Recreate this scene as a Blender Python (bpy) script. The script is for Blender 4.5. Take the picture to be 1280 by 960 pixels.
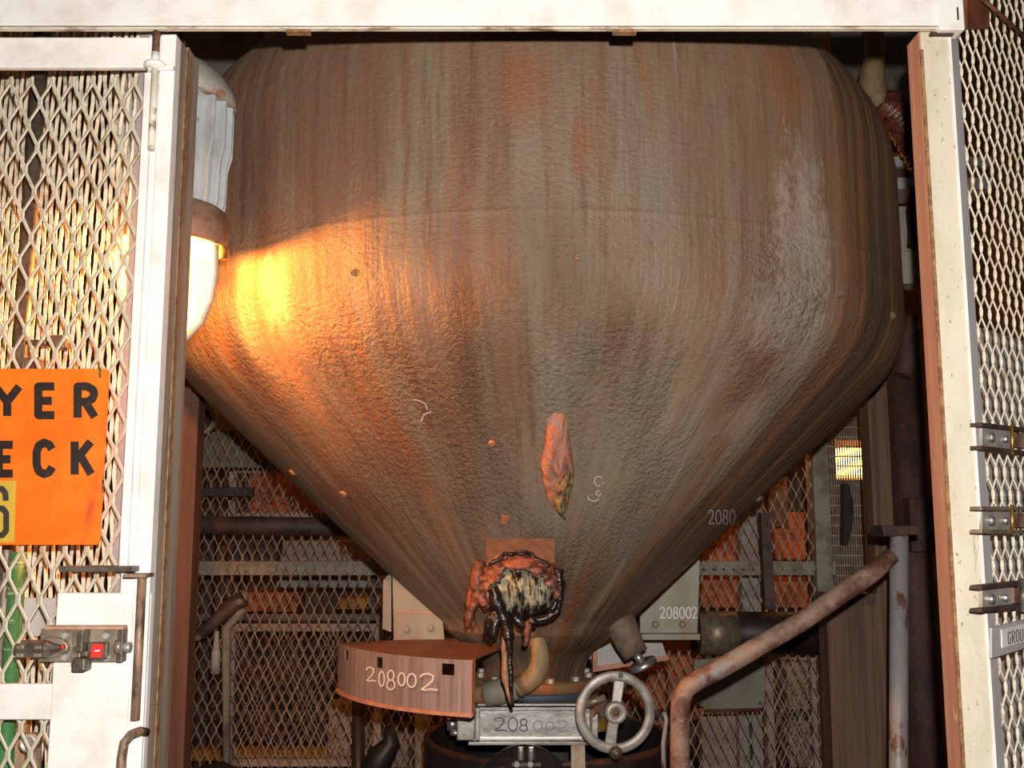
import bpy, math, random
from mathutils import Vector, Matrix, noise as mnoise
random.seed(7)
for o in list(bpy.data.objects): bpy.data.objects.remove(o)
scene = bpy.context.scene
COL = scene.collection
# ------------------------------------------------------------------ camera
EYE = 1.5; PITCH = math.radians(7.8); F = 1250.0
cam = bpy.data.cameras.new('camera'); cam.sensor_width = 36; cam.lens = 36*F/1280; cam.clip_start = .02
camo = bpy.data.objects.new('camera', cam); COL.objects.link(camo)
camo.location = (0, 0, EYE); camo.rotation_euler = (math.pi/2+PITCH, 0, 0)
scene.camera = camo
# ------------------------------------------------------------------ world, exposure
w = bpy.data.worlds.new('world'); scene.world = w; w.use_nodes = True
w.node_tree.nodes['Background'].inputs[0].default_value = (.55, .45, .38, 1)
w.node_tree.nodes['Background'].inputs[1].default_value = .012
vs = scene.view_settings
vs.view_transform = 'Standard'; vs.look = 'None'; vs.gamma = 1; vs.use_curve_mapping = False; vs.exposure = 0.0
# ------------------------------------------------------------------ the camera's flash
fl = bpy.data.lights.new('camera_flash', 'POINT'); fl.energy = 205; fl.shadow_soft_size = .012; fl.color = (1, .97, .93)
flo = bpy.data.objects.new('camera_flash', fl); COL.objects.link(flo); flo.location = (.03, -.02, EYE+.095)
# assumed rear lamps, unseen, added for the orange sodium light behind the fence; their housings are built further down
LAMP_GLOBE = 11.0; LAMP_W = 82; LAMP_COL = (1, .37, .07); REAR_W = 62; REAR_COL = (1, .30, .045)
ASSUMED_REAR_LAMPS = [(-1.9, 4.75, 2.75), (.55, 5.3, 2.6), (1.75, 4.9, 2.9)]

# ------------------------------------------------------------------ projection helpers
FW = Vector((0, math.cos(PITCH), math.sin(PITCH))); UP = Vector((0, -math.sin(PITCH), math.cos(PITCH))); RT = Vector((1, 0, 0))
CAM = Vector((0, 0, EYE))
def ray(px, py): return FW + RT*((px-640)/F) + UP*((480-py)/F)
def A(px, py, Y):
    d = ray(px, py); return CAM + d*(Y/d.y)
def X(px, Y, py=480): return A(px, py, Y).x
def Z(py, Y): return A(640, py, Y).z
def S(r, g, b):
    f = lambda c: (c/255/12.92 if c/255 <= .04045 else ((c/255+.055)/1.055)**2.4)
    return (f(r), f(g), f(b), 1)

# ------------------------------------------------------------------ materials
def newmat(name):
    m = bpy.data.materials.new(name); m.use_nodes = True
    nt = m.node_tree; return m, nt, nt.nodes, nt.links, nt.nodes['Principled BSDF']
def mixc(nt, fac, a, b):
    n = nt.nodes.new('ShaderNodeMix'); n.data_type = 'RGBA'
    for sock, v in ((n.inputs[0], fac), (n.inputs[6], a), (n.inputs[7], b)):
        if hasattr(v, 'links'): nt.links.new(v, sock)
        else: sock.default_value = v
    return n.outputs[2]
def noise_n(nt, vec, scale, detail=5, rough=.6, sc=None):
    if sc:
        mp = nt.nodes.new('ShaderNodeMapping'); mp.inputs['Scale'].default_value = sc
        nt.links.new(vec, mp.inputs[0]); vec = mp.outputs[0]
    n = nt.nodes.new('ShaderNodeTexNoise'); n.inputs['Scale'].default_value = scale
    n.inputs['Detail'].default_value = detail; n.inputs['Roughness'].default_value = rough
    nt.links.new(vec, n.inputs['Vector']); return n.outputs[0]
def ramp(nt, v, a, b):
    n = nt.nodes.new('ShaderNodeMapRange'); n.interpolation_type = 'SMOOTHSTEP'
    n.inputs[1].default_value = a; n.inputs[2].default_value = b
    nt.links.new(v, n.inputs[0]); return n.outputs[0]
def math_n(nt, op, a, b=0.0):
    n = nt.nodes.new('ShaderNodeMath'); n.operation = op
    for i, v in enumerate((a, b)):
        if hasattr(v, 'links'): nt.links.new(v, n.inputs[i])
        else: n.inputs[i].default_value = v
    return n.outputs[0]
def bump_n(nt, p, h, strength, dist):
    b = nt.nodes.new('ShaderNodeBump'); b.inputs['Strength'].default_value = strength; b.inputs['Distance'].default_value = dist
    nt.links.new(h, b.inputs['Height']); nt.links.new(b.outputs[0], p.inputs['Normal'])
def M(name, c1, c2=None, sc=(1, 1, 1), scale=10, t=(.45, .62), rough=.6, metal=0., bump=0., bscale=80, specks=(), alpha=None):
    m, nt, N, L, p = newmat(name)
    tc = N.new('ShaderNodeTexCoord').outputs['Object']
    col = c1
    if c2: col = mixc(nt, ramp(nt, noise_n(nt, tc, scale, 6, .65, sc), *t), c1, c2)
    for (c3, s3, sc3, t3) in specks:
        col = mixc(nt, ramp(nt, noise_n(nt, tc, s3, 5, .65, sc3), *t3), col, c3)
    if hasattr(col, 'links'): L.new(col, p.inputs['Base Color'])
    else: p.inputs['Base Color'].default_value = col
    p.inputs['Roughness'].default_value = rough; p.inputs['Metallic'].default_value = metal
    if bump: bump_n(nt, p, noise_n(nt, tc, bscale, 4, .6), bump, .004)
    return m
RUST = S(120, 62, 34); DARKRUST = S(70, 38, 26)
one = (1, 1, 1)
MT = dict(
 white=M('white_paint', S(226, 219, 212), S(208, 200, 190), one, 14, (.4, .7), .5, 0, .08, 120, [(S(150, 110, 80), 60, (1, 1, .35), (.70, .78))]),
 whiterust=M('chipped_white_paint', S(208, 198, 178), S(120, 92, 64), (.35, 1, 1), 40, (.5, .68), .6, 0, .25, 150),
 cream=M('cream_paint', S(204, 192, 170), S(184, 170, 146), (1, 1, .4), 9, (.4, .7), .6, 0, .15, 150, [(S(128, 98, 66), 120, (1, 1, .6), (.60, .70)), (S(110, 84, 60), 30, (1, 1, .2), (.66, .74))]),
 pinkrust=M('pink_primer', S(168, 116, 96), S(176, 140, 108), (3, 3, .15), 14, (.4, .65), .7, 0, .2, 120, [(S(200, 180, 140), 60, (1, 1, .3), (.63, .72))]),
 jamb=M('grey_jamb_paint', S(150, 136, 120), S(122, 100, 82), (2, 2, .12), 22, (.4, .65), .65, 0, .2, 150, [(S(150, 112, 62), 50, (1, 1, .15), (.66, .73))]),
 rustline=M('rust_line', S(150, 116, 76), S(116, 76, 48), one, 60, (.4, .6), .8, 0, .4, 150),
 mesh=M('cream_mesh_paint', S(206, 196, 174), S(176, 150, 116), one, 30, (.5, .7), .6, 0, .1, 200, [(S(128, 76, 44), 40, one, (.66, .74))]),
 meshback=M('aged_fence_mesh', S(176, 156, 132), S(130, 98, 74), one, 18, (.42, .66), .65, 0, 0),
 greyflat=M('grey_frame_paint', S(176, 168, 166), S(158, 150, 146), (1, 1, .3), 12, (.4, .7), .6, 0, .05, 120, [(S(140, 90, 60), 70, one, (.70, .77))]),
 orange=M('orange_sign_paint', S(226, 96, 18), S(232, 116, 24), one, 9, (.35, .7), .38, 0, .2, 90, [(S(196, 78, 34), 22, (1, 1, .25), (.58, .74)), (S(252, 170, 70), 130, one, (.68, .76))]),
 black=M('stencil_black', S(34, 22, 18), S(66, 38, 26), one, 80, (.5, .75), .5),
 yellow=M('yellow_plate', S(196, 158, 52), S(180, 140, 50), one, 30, (.4, .7), .5),
 darkdigit=M('charcoal_digit', S(48, 42, 32)),
 rod=M('worn_rod', S(150, 118, 96), S(74, 54, 42), (1, 1, .35), 60, (.4, .62), .55, .2, .3, 160),
 rodbrown=M('rusty_rod', S(112, 72, 48), S(66, 44, 32), one, 60, (.4, .6), .6, .2, .3, 160),
 lockmetal=M('bronzed_lock_metal', S(146, 130, 110), S(112, 98, 82), one, 40, (.4, .65), .42, .4, .2, 120),
 lockdark=M('dark_lock_metal', S(104, 92, 80), S(74, 62, 54), one, 50, (.4, .65), .45, .4, .2, 120),
 redtag=M('red_tag', S(206, 36, 24)), whiteprint=M('white_print', S(235, 228, 220)),
 steel=M('bright_steel', S(190, 186, 180), S(140, 132, 124), (.3, 1, 1), 30, (.4, .7), .34, .85, .15, 60),
 steeldull=M('dull_aluminium', S(176, 170, 160), S(140, 130, 118), one, 26, (.4, .7), .5, .45, .2, 90),
 gold=M('brassy_nut', S(196, 150, 70), S(120, 84, 50), one, 60, (.4, .7), .35, .8),
 lampgrey=M('lamp_grey_enamel', S(168, 172, 172), S(148, 150, 150), one, 14, (.4, .7), .42, 0, .06, 90, [(S(120, 74, 44), 40, (1, 1, .5), (.62, .72))]),
 lampdome=M('lamp_dome_enamel', S(160, 156, 146), S(140, 132, 120), one, 12, (.4, .7), .5, 0, .1, 90, [(S(140, 84, 44), 12, one, (.56, .66))]),
 lampcollar=M('lamp_collar_rust', S(128, 104, 86), S(96, 66, 48), one, 26, (.4, .65), .65, 0, .3, 120),
 leg=M('brown_painted_leg', S(98, 66, 52), S(80, 54, 44), (2, 2, .1), 20, (.4, .65), .7, 0, .2, 120),
 darkrust=M('dark_rust', S(74, 46, 36), S(46, 30, 26), (1, 1, .4), 16, (.4, .62), .75, 0, .6, 70, [(S(110, 64, 44), 60, one, (.62, .72))]),
 brownpanel=M('streaked_brown_panel', S(116, 88, 66), S(84, 62, 50), (3, 3, .08), 14, (.4, .65), .7, 0, .3, 90, [(S(120, 74, 50), 90, (1, 1, .4), (.58, .70)), (S(136, 120, 104), 16, (3, 3, .06), (.6, .72))]),
 greypipe=M('grey_pipe_paint', S(134, 132, 132), S(118, 114, 110), one, 10, (.4, .7), .42, 0, .2, 120, [(S(96, 60, 42), 18, (1, 1, .5), (.56, .64))]),
 rustpipe=M('worn_rail_paint', S(150, 122, 104), S(96, 60, 48), (1, 1, 1), 12, (.42, .62), .55, 0, .4, 120, [(S(134, 132, 128), 9, one, (.56, .64))]),
 tanpipe=M('tan_pipe', S(146, 120, 84), S(116, 90, 62), (1, 1, .6), 16, (.4, .65), .6, 0, .3, 70),
 wrap=M('resin_wrap', S(112, 60, 46), S(72, 36, 30), (1, 1, 1.6), 26, (.4, .62), .35, 0, 1., 40),
 plategrey=M('grey_bracket_paint', S(138, 132, 116), S(124, 112, 96), (1, 1, .4), 12, (.4, .7), .65, 0, .1, 120, [(S(120, 80, 56), 40, (1, 1, .5), (.66, .74))]),
 shroudside=M('rust_stained_sheet', S(140, 126, 122), S(116, 100, 94), (4, 4, .25), 12, (.4, .65), .6, .1, .1, 90, [(S(176, 160, 152), 26, (4, 4, .12), (.62, .7))]),
 shroudtop=M('brown_sheet_top', S(106, 70, 54), S(86, 56, 44), one, 12, (.4, .65), .7, 0, .15, 90),
 shroudlip=M('pale_rust_edge', S(186, 128, 104), S(160, 106, 84), one, 20, (.4, .65), .65),
 chalk=M('chalk', S(214, 204, 198)), pencil=M('grey_marker', S(84, 82, 84)), pencilfaint=M('faint_marker', S(134, 130, 128)),
 tar=M('black_tar', S(28, 20, 18), S(56, 40, 34), one, 40, (.5, .7), .22, 0, 1., 60),
 bandage=M('tarred_bandage', S(142, 88, 68), S(76, 44, 38), (1, 1, 2.2), 30, (.42, .6), .45, 0, 1., 60),
 flap=M('rusty_flap', S(124, 68, 44), S(76, 42, 30), one, 40, (.4, .62), .5, 0, 1., 70),
 strip=M('tan_strip', S(164, 128, 100), S(120, 86, 64), (1, 1, .3), 40, (.4, .62), .6, 0, .3, 70),
 patch=M('orange_primer_patch', S(176, 112, 76), S(150, 96, 68), one, 40, (.4, .65), .75, 0, .3, 120),
 torn=M('torn_insulation', S(180, 112, 80), S(160, 122, 106), one, 30, (.42, .6), .85, 0, 1., 110, [(S(110, 60, 44), 60, one, (.62, .7))]),
 fibre=M('grey_green_fibre', S(126, 112, 78), S(98, 76, 50), one, 60, (.42, .6), .85, 0, 1., 80),
 flangerust=M('rusty_flange', S(128, 96, 64), S(140, 84, 40), one, 20, (.45, .62), .7, .1, .4, 80),
 gasket=M('blue_gasket', S(62, 70, 84)),
 rubber=M('black_rubber', S(30, 26, 24), S(44, 38, 34), one, 10, (.4, .7), .5, 0, .1, 60),
 rubberrim=M('orange_tinted_rim', S(80, 40, 24), S(36, 26, 22), one, 14, (.4, .65), .6),  # dark rubber, slight rust; the rear light's orange is painted into it
 fencegrey=M('fence_rail_paint', S(150, 144, 128), S(122, 106, 88), (1, 1, 1), 14, (.42, .65), .65, 0, .2, 90, [(S(96, 64, 46), 40, one, (.64, .72))]),
 pinkblock=M('pale_equipment_paint', S(184, 158, 148), S(160, 130, 118), one, 8, (.4, .65), .7),
 paleback=M('pale_back_plate', S(172, 168, 162), S(150, 140, 132), one, 10, (.4, .65), .7),
 darkpipe=M('dark_pipe', S(92, 70, 60), S(64, 48, 42), (1, 1, 1), 14, (.4, .65), .6, .1, .3, 70),
 blackpipe=M('black_pipe', S(56, 44, 38), S(40, 30, 28), one, 14, (.4, .65), .5, .1, .2, 60),
 concrete=M('dirty_concrete', S(120, 112, 100), S(86, 76, 66), one, 3, (.4, .65), .85, 0, .4, 20),
 floorsteel=M('dirty_floor', S(86, 74, 64), S(60, 50, 44), one, 4, (.4, .65), .8, 0, .3, 30),
 lagging=M('brown_lagging', S(118, 96, 80), S(90, 70, 58), one, 26, (.4, .65), .75, 0, .8, 40),
 green=M('green_pipe_paint', S(52, 106, 62), S(140, 160, 140), (.3, .3, 4), 12, (.56, .6), .5),
 yellowbeam=M('yellow_beam_paint', S(190, 130, 30), S(140, 92, 30), one, 10, (.4, .65), .6),
 orangelit=M('orange_light_tint', S(206, 116, 66), S(150, 84, 50), one, 9, (.42, .62), .65),  # sodium glow on the rear panels is painted into this orange
 brownbox=M('brown_box', S(124, 66, 38), S(84, 46, 30), one, 12, (.4, .65), .6),
)
def glassmat(name, col, rough, alpha):
    m, nt, N, L, p = newmat(name)
    p.inputs['Base Color'].default_value = col; p.inputs['Roughness'].default_value = rough; p.inputs['Alpha'].default_value = alpha
    return m
MT['boot'] = glassmat('smoky_plastic', S(44, 36, 34), .18, .85)
def emat(name, col, strength):
    m, nt, N, L, p = newmat(name)
    p.inputs['Base Color'].default_value = (.8, .8, .8, 1)
    p.inputs['Emission Color'].default_value = col; p.inputs['Emission Strength'].default_value = strength
    return m
def glowglass(name, col, strength, clear):
    m, nt, N, L, p = newmat(name); N.remove(p)
    em = N.new('ShaderNodeEmission'); em.inputs[0].default_value = col; em.inputs[1].default_value = strength
    tr = N.new('ShaderNodeBsdfTransparent'); mx = N.new('ShaderNodeMixShader'); mx.inputs[0].default_value = 1-clear
    L.new(tr.outputs[0], mx.inputs[1]); L.new(em.outputs[0], mx.inputs[2]); L.new(mx.outputs[0], N['Material Output'].inputs[0])
    return m
MT['globe'] = glowglass('lit_lamp_glass', (1, .46, .12, 1), LAMP_GLOBE, .6)
MT['rearglobe'] = emat('lit_rear_lamp_glass', (1, .36, .06, 1), 30)

# ------------------------------------------------------------------ mesh builder
OFF = {}
class MB:
    def __init__(s): s.v = []; s.f = []; s.sm = []; s.uv = None
    def add(s, vs, fs, smooth=False):
        b = len(s.v); s.v += [Vector(v) for v in vs]
        for f in fs: s.f.append([b+i for i in f]); s.sm.append(smooth)
        return s
    def box(s, x0, x1, y0, y1, z0, z1, mat=None):
        vs = [Vector((x, y, z)) for z in (z0, z1) for y in (y0, y1) for x in (x0, x1)]
        if mat: vs = [mat @ v for v in vs]
        return s.add(vs, [(0, 2, 3, 1), (4, 5, 7, 6), (0, 1, 5, 4), (2, 6, 7, 3), (0, 4, 6, 2), (1, 3, 7, 5)])
    def prism(s, pts, d):           # polygon (3D, planar) extruded by vector d
        n = len(pts); d = Vector(d); vs = [Vector(p) for p in pts]+[Vector(p)+d for p in pts]
        return s.add(vs, [list(range(n))[::-1], list(range(n, 2*n))]+[(i, (i+1) % n, n+(i+1) % n, n+i) for i in range(n)])
    def tube(s, path, r, n=12, cap=True, smooth=True):
        path = [Vector(p) for p in path]; m = len(path)
        rs = r if isinstance(r, (list, tuple)) else [r]*m
        vs = []; fs = []; ref = None
        for i, p in enumerate(path):
            t = (path[min(i+1, m-1)]-path[max(i-1, 0)]).normalized()
            if ref is None: ref = t.orthogonal().normalized()
            ref = (ref - t*ref.dot(t)).normalized(); bn = t.cross(ref)
            for k in range(n):
                a = 2*math.pi*k/n; vs.append(p+(ref*math.cos(a)+bn*math.sin(a))*rs[i])
        for i in range(m-1):
            for k in range(n): fs.append((i*n+k, i*n+(k+1) % n, (i+1)*n+(k+1) % n, (i+1)*n+k))
        s.add(vs, fs, smooth)
        if cap:
            b = len(s.v)-len(vs)
            s.f += [[b+k for k in range(n)][::-1], [b+(m-1)*n+k for k in range(n)]]; s.sm += [False, False]
        return s
    def lathe(s, prof, c, n=48, axis=None, a0=0, a1=2*math.pi, smooth=True):   # prof: (r, h) along axis
        M4 = Matrix.Translation(c)
        if axis is not None: M4 = M4 @ Vector((0, 0, 1)).rotation_difference(Vector(axis)).to_matrix().to_4x4()
        full = abs(a1-a0-2*math.pi) < 1e-6; m = n if full else n+1
        vs = []
        for (r, h) in prof:
            for k in range(m):
                a = a0+(a1-a0)*k/n; vs.append(M4 @ Vector((r*math.cos(a), r*math.sin(a), h)))
        fs = []
        for i in range(len(prof)-1):
            for k in range(n):
                k2 = (k+1) % m; fs.append((i*m+k, i*m+k2, (i+1)*m+k2, (i+1)*m+k))
        return s.add(vs, fs, smooth)
    def torus(s, c, axis, R, r, n=48, k=12):
        q = Vector((0, 0, 1)).rotation_difference(Vector(axis)).to_matrix()
        pts = [Vector(c)+q @ Vector((R*math.cos(2*math.pi*i/n), R*math.sin(2*math.pi*i/n), 0)) for i in range(n)]
        vs = []; ax = Vector(axis).normalized()
        for p in pts:
            e = (p-Vector(c)).normalized()
            for j in range(k):
                a = 2*math.pi*j/k; vs.append(p+(e*math.cos(a)+ax*math.sin(a))*r)
        fs = [(i*k+j, i*k+(j+1) % k, ((i+1) % n)*k+(j+1) % k, ((i+1) % n)*k+j) for i in range(n) for j in range(k)]
        return s.add(vs, fs, True)
    def build(s, name, mat, parent=None, label=None, bevel=0, stuff=False):
        me = bpy.data.meshes.new(name)
        if parent is not None: off = OFF[parent.name]
        else:
            lo = [min(v[i] for v in s.v) for i in range(3)]; hi = [max(v[i] for v in s.v) for i in range(3)]
            off = Vector(((lo[0]+hi[0])/2, (lo[1]+hi[1])/2, lo[2]))
        me.from_pydata([v-off for v in s.v], [], s.f); me.polygons.foreach_set('use_smooth', s.sm)
        if s.uv:
            ul = me.uv_layers.new(name='UVMap')
            for lp in me.loops: ul.data[lp.index].uv = s.uv[lp.vertex_index]
        me.materials.append(MT[mat] if isinstance(mat, str) else mat); me.validate(); me.update()
        o = bpy.data.objects.new(name, me); COL.objects.link(o)
        if parent is not None: o.parent = parent
        else: o.location = off
        OFF[o.name] = off
        if bevel:
            b = o.modifiers.new('bevel', 'BEVEL'); b.width = bevel; b.segments = 2; b.limit_method = 'ANGLE'
        if label: o['label'] = label
        if stuff: o['kind'] = 'stuff'
        return o
def thing(name, label, cat, loc, group=None):
    o = bpy.data.objects.new(name, None); COL.objects.link(o); o.location = loc; o.empty_display_size = .05
    OFF[o.name] = Vector(loc); o['label'] = label; o['category'] = cat
    if group: o['group'] = group
    return o
def tag(o, label, cat, group=None):
    o['label'] = label; o['category'] = cat
    if group: o['group'] = group
    return o
def struct(o): o['kind'] = 'structure'; return o
_bolt = {}
def bolt(parent, pos, nrm, r, h, mat='steeldull', name='bolt', hexa=True, hole=0):
    key = (round(r, 5), round(h, 5), mat, name, hexa, hole)
    if key not in _bolt:
        mb = MB(); n = 6 if hexa else 16
        prof = [(hole*r, 0), (r, 0), (r, h*.75), (r*.82, h), (max(hole*r, r*.0), h)] if not hole else [(hole*r, 0), (r, 0), (r, h*.7), (r*.85, h), (hole*r*1.1, h), (hole*r, h*.3), (0, h*.3)]
        mb.lathe(prof, (0, 0, 0), n, smooth=False)
        me = bpy.data.meshes.new(name); me.from_pydata(mb.v, [], mb.f); me.materials.append(MT[mat]); me.validate(); _bolt[key] = me
    o = bpy.data.objects.new(name, _bolt[key]); COL.objects.link(o); o.parent = parent
    o.location = Vector(pos)-OFF[parent.name]
    o.rotation_mode = 'QUATERNION'; o.rotation_quaternion = Vector((0, 0, 1)).rotation_difference(Vector(nrm))
    return o
def ribbon(paths, width, mapf, mb=None, lift=0.0, n=8):
    """flat strokes: 2D polylines of half-width width/2 mapped to a surface"""
    mb = mb or MB(); h = width/2; base = mapf; cnt = [0]
    def mapf(a, b):
        v = base(a, b); return v+(CAM-v).normalized()*(3e-5*cnt[0])
    for path in paths:
        for (a, b) in zip(path[:-1], path[1:]):
            cnt[0] += 1; dx, dy = b[0]-a[0], b[1]-a[1]; l = math.hypot(dx, dy) or 1e-9; nx, ny = -dy/l*h, dx/l*h
            mb.add([mapf(a[0]+nx, a[1]+ny), mapf(a[0]-nx, a[1]-ny), mapf(b[0]-nx, b[1]-ny), mapf(b[0]+nx, b[1]+ny)], [(0, 1, 2, 3)])
        for a in path[1:-1]:
            cnt[0] += 1
            mb.add([mapf(a[0]+h*math.cos(2*math.pi*k/n), a[1]+h*math.sin(2*math.pi*k/n)) for k in range(n)], [list(range(n))])
    return mb
def ell(cx, cy, rx, ry, a0=0, a1=360, n=16):
    return [(cx+rx*math.cos(math.radians(a0+(a1-a0)*i/n)), cy+ry*math.sin(math.radians(a0+(a1-a0)*i/n))) for i in range(n+1)]
HAND = {  # handwritten digits, y up, unit box
 '2': [[(.02, .78), (.2, .97), (.5, 1), (.76, .86), (.74, .62), (.45, .32), (.12, .08), (.3, .02), (.6, .08), (1, .03)]],
 '0': [ell(.5, .5, .42, .5, 100, 460)],
 '8': [ell(.5, .74, .3, .26, -90, 270), ell(.5, .25, .38, .25, 90, 450)],
}
BLOCK = {
 'Y': [[(0, 1), (.5, .48)], [(1, 1), (.5, .48), (.5, 0)]],
 'E': [[(1, 1), (.12, 1), (.12, 0), (1, 0)], [(.12, .5), (.86, .5)]],
 'R': [[(.12, -.06), (.12, 1), (.6, 1), (.9, .88), (.95, .74), (.86, .58), (.6, .48), (.12, .48)], [(.5, .48), (.98, -.04)]],
 'C': [[(.95, .8), (.8, .95), (.5, 1.02), (.2, .92), (.08, .7), (.08, .3), (.2, .08), (.5, -.02), (.8, .05), (.97, .22)]],
 'K': [[(.1, -.06), (.1, 1.06)], [(.98, 1.05), (.14, .42)], [(.4, .6), (1, -.05)]],
 '6': [[(.88, .74), (.86, .9), (.68, 1), (.32, 1), (.12, .9), (.1, .1), (.3, 0), (.7, 0), (.9, .1), (.9, .48), (.7, .58), (.12, .55)]],
 'G': [[(.92, .82), (.75, 1), (.3, 1), (.08, .85), (.08, .15), (.3, 0), (.75, 0), (.92, .15), (.92, .48), (.55, .48)]],
 'O': [[(.3, 0), (.08, .15), (.08, .85), (.3, 1), (.7, 1), (.92, .85), (.92, .15), (.7, 0), (.3, 0)]],
 'U': [[(.08, 1), (.08, .15), (.3, 0), (.7, 0), (.92, .15), (.92, 1)]],
 'N': [[(.08, 0), (.08, 1), (.92, 0), (.92, 1)]],
}
def place(gl, x0, x1, ytop, ybot):     # glyph into a pixel box (y down)
    return [[(x0+(x1-x0)*u, ybot+(ytop-ybot)*v) for (u, v) in p] for p in gl]
def word_px(text, x0, x1, ytop, ybot, gap=.25, font=HAND):
    n = len(text); w_ = (x1-x0)/(n+(n-1)*gap); out = []
    for i, ch in enumerate(text): out += place(font[ch], x0+i*w_*(1+gap), x0+i*w_*(1+gap)+w_, ytop, ybot)
    return out
def expanded(mb, org, ud, nd, width, z0, z1, swd=.034, lwd=.075, sw=.005, st=.003, raise_=.0022, tilt=.52, kf=.14, kw=1.0, ins=.42):
    """expanded metal: zig-zag strands that meet in knots; org+ud*u+z, nd = panel normal"""
    cs = swd/2; n = int(width/cs); hl = lwd/2; kn = hl*kf; org = Vector(org); ud = Vector(ud).normalized(); nd = Vector(nd).normalized(); up = Vector((0, 0, 1))
    jn = int((z1-z0)/hl)+1
    for i in range(n):
        pts = []
        for j in range(jn):
            left = (j-i) % 2 == 0
            u = (i*cs + sw*ins) if left else ((i+1)*cs - sw*ins)
            d = raise_ if left else -raise_
            for sgn in ((-1, 1) if kw == 1 else (-1, 0, 1)):
                z = z0+j*hl+sgn*kn
                pts.append((u, min(max(z, z0), z1), d, kw if sgn == 0 else 1))
        vs = []; fs = []
        for (u, z, d, k_) in pts:
            c = org+ud*u+up*(z-org.z)+nd*d
            e1 = (ud*.85+nd*tilt)*(sw/2*k_); e2 = (nd*.85-ud*tilt)*(st/2*k_)
            vs += [c-e1-e2, c+e1-e2, c+e1+e2, c-e1+e2]
        for q in range(len(pts)-1):
            for k in range(4): fs.append((q*4+k, q*4+(k+1) % 4, q*4+4+(k+1) % 4, q*4+4+k))
        mb.add(vs, fs)
    return mb

# ------------------------------------------------------------------ the vessel's profile and ray hits on it
VX, VY = X(667, 2.9), 2.9
R0, ZT, RHO, AC, ZB = 1.019, .53, .255, math.radians(47.0), -.335
HEAD0, HEADH = .895, .57
prof = []
for i in range(13):
    a = math.pi/2*(1-i/12); prof.append((R0*math.cos(a), HEAD0+HEADH*math.sin(a)))
prof += [(R0, .8), (R0, .7), (R0, .612), (R0, .604), (R0+.0016, .601), (R0+.0016, .597), (R0, .594), (R0, .586), (R0, ZT)]
for i in range(1, 13):
    a = AC*i/12; prof.append((R0-RHO+RHO*math.cos(a), ZT-RHO*math.sin(a)))
rk, zk = prof[-1]
for i in range(1, 21):
    z = zk+(ZB+.05-zk)*i/20; prof.append((rk-(zk-z)*math.tan(AC), z))
rb = rk-(zk-ZB)*math.tan(AC)
prof += [(prof[-1][0]+.003, ZB+.047), (prof[-1][0]-.002, ZB+.040), (rb, ZB), (rb-.012, ZB-.006)]
NECK = [(.185, ZB-.013), (.165, ZB-.027), (.150, ZB-.05), (.142, ZB-.075), (.138, ZB-.105), (.138, ZB-.125)]
def vr(z):
    z -= EYE
    if z > prof[0][1] or z < ZB: return 0 if z > 0 else .14
    for (a, b) in zip(prof[:-1], prof[1:]):
        if a[1] >= z >= b[1] and a[1] > b[1]: return a[0]+(b[0]-a[0])*(a[1]-z)/(a[1]-b[1])
    return R0
def hit(px, py, lift=0.):
    d = ray(px, py); d = d/d.y; lo = None; y = 1.5
    g = lambda y: math.hypot(d.x*y-VX, y-VY)-vr(EYE+d.z*y)
    while y < 3.3:
        if g(y) < 0: lo = y; break
        y += .01
    if lo is None: y = min((1.5+.01*i for i in range(180)), key=g); lo = y+.0
    else:
        a, b = y-.01, y
        for _ in range(20):
            m = (a+b)/2
            if g(m) < 0: b = m
            else: a = m
        lo = b
    p = CAM+d*lo
    e = Vector((p.x-VX, p.y-VY, 0)).normalized()
    sl = (vr(p.z+.004)-vr(p.z-.004))/.008
    n = (e-Vector((0, 0, sl))).normalized()
    return p+n*lift, n
def vuv(p): return math.atan2(p.x-VX, VY-p.y)*.9, p.z-EYE

# ------------------------------------------------------------------ the setting
struct(MB().box(-4.5, 4.5, 1.2, 8, -.1, 0).build('floor', 'floorsteel'))
struct(MB().box(-4.5, 4.5, 7, 7.1, 0, 4.2).build('wall_back', 'concrete'))
struct(MB().box(-3.1, -3.0, 1.9, 7, 0, 4.2).build('wall_left', 'concrete'))
struct(MB().box(3.0, 3.1, 1.9, 7, 0, 4.2).build('wall_right', 'concrete'))
struct(MB().box(-4.5, 4.5, 1.9, 8, 4.2, 4.3).build('ceiling', 'concrete'))

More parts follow.
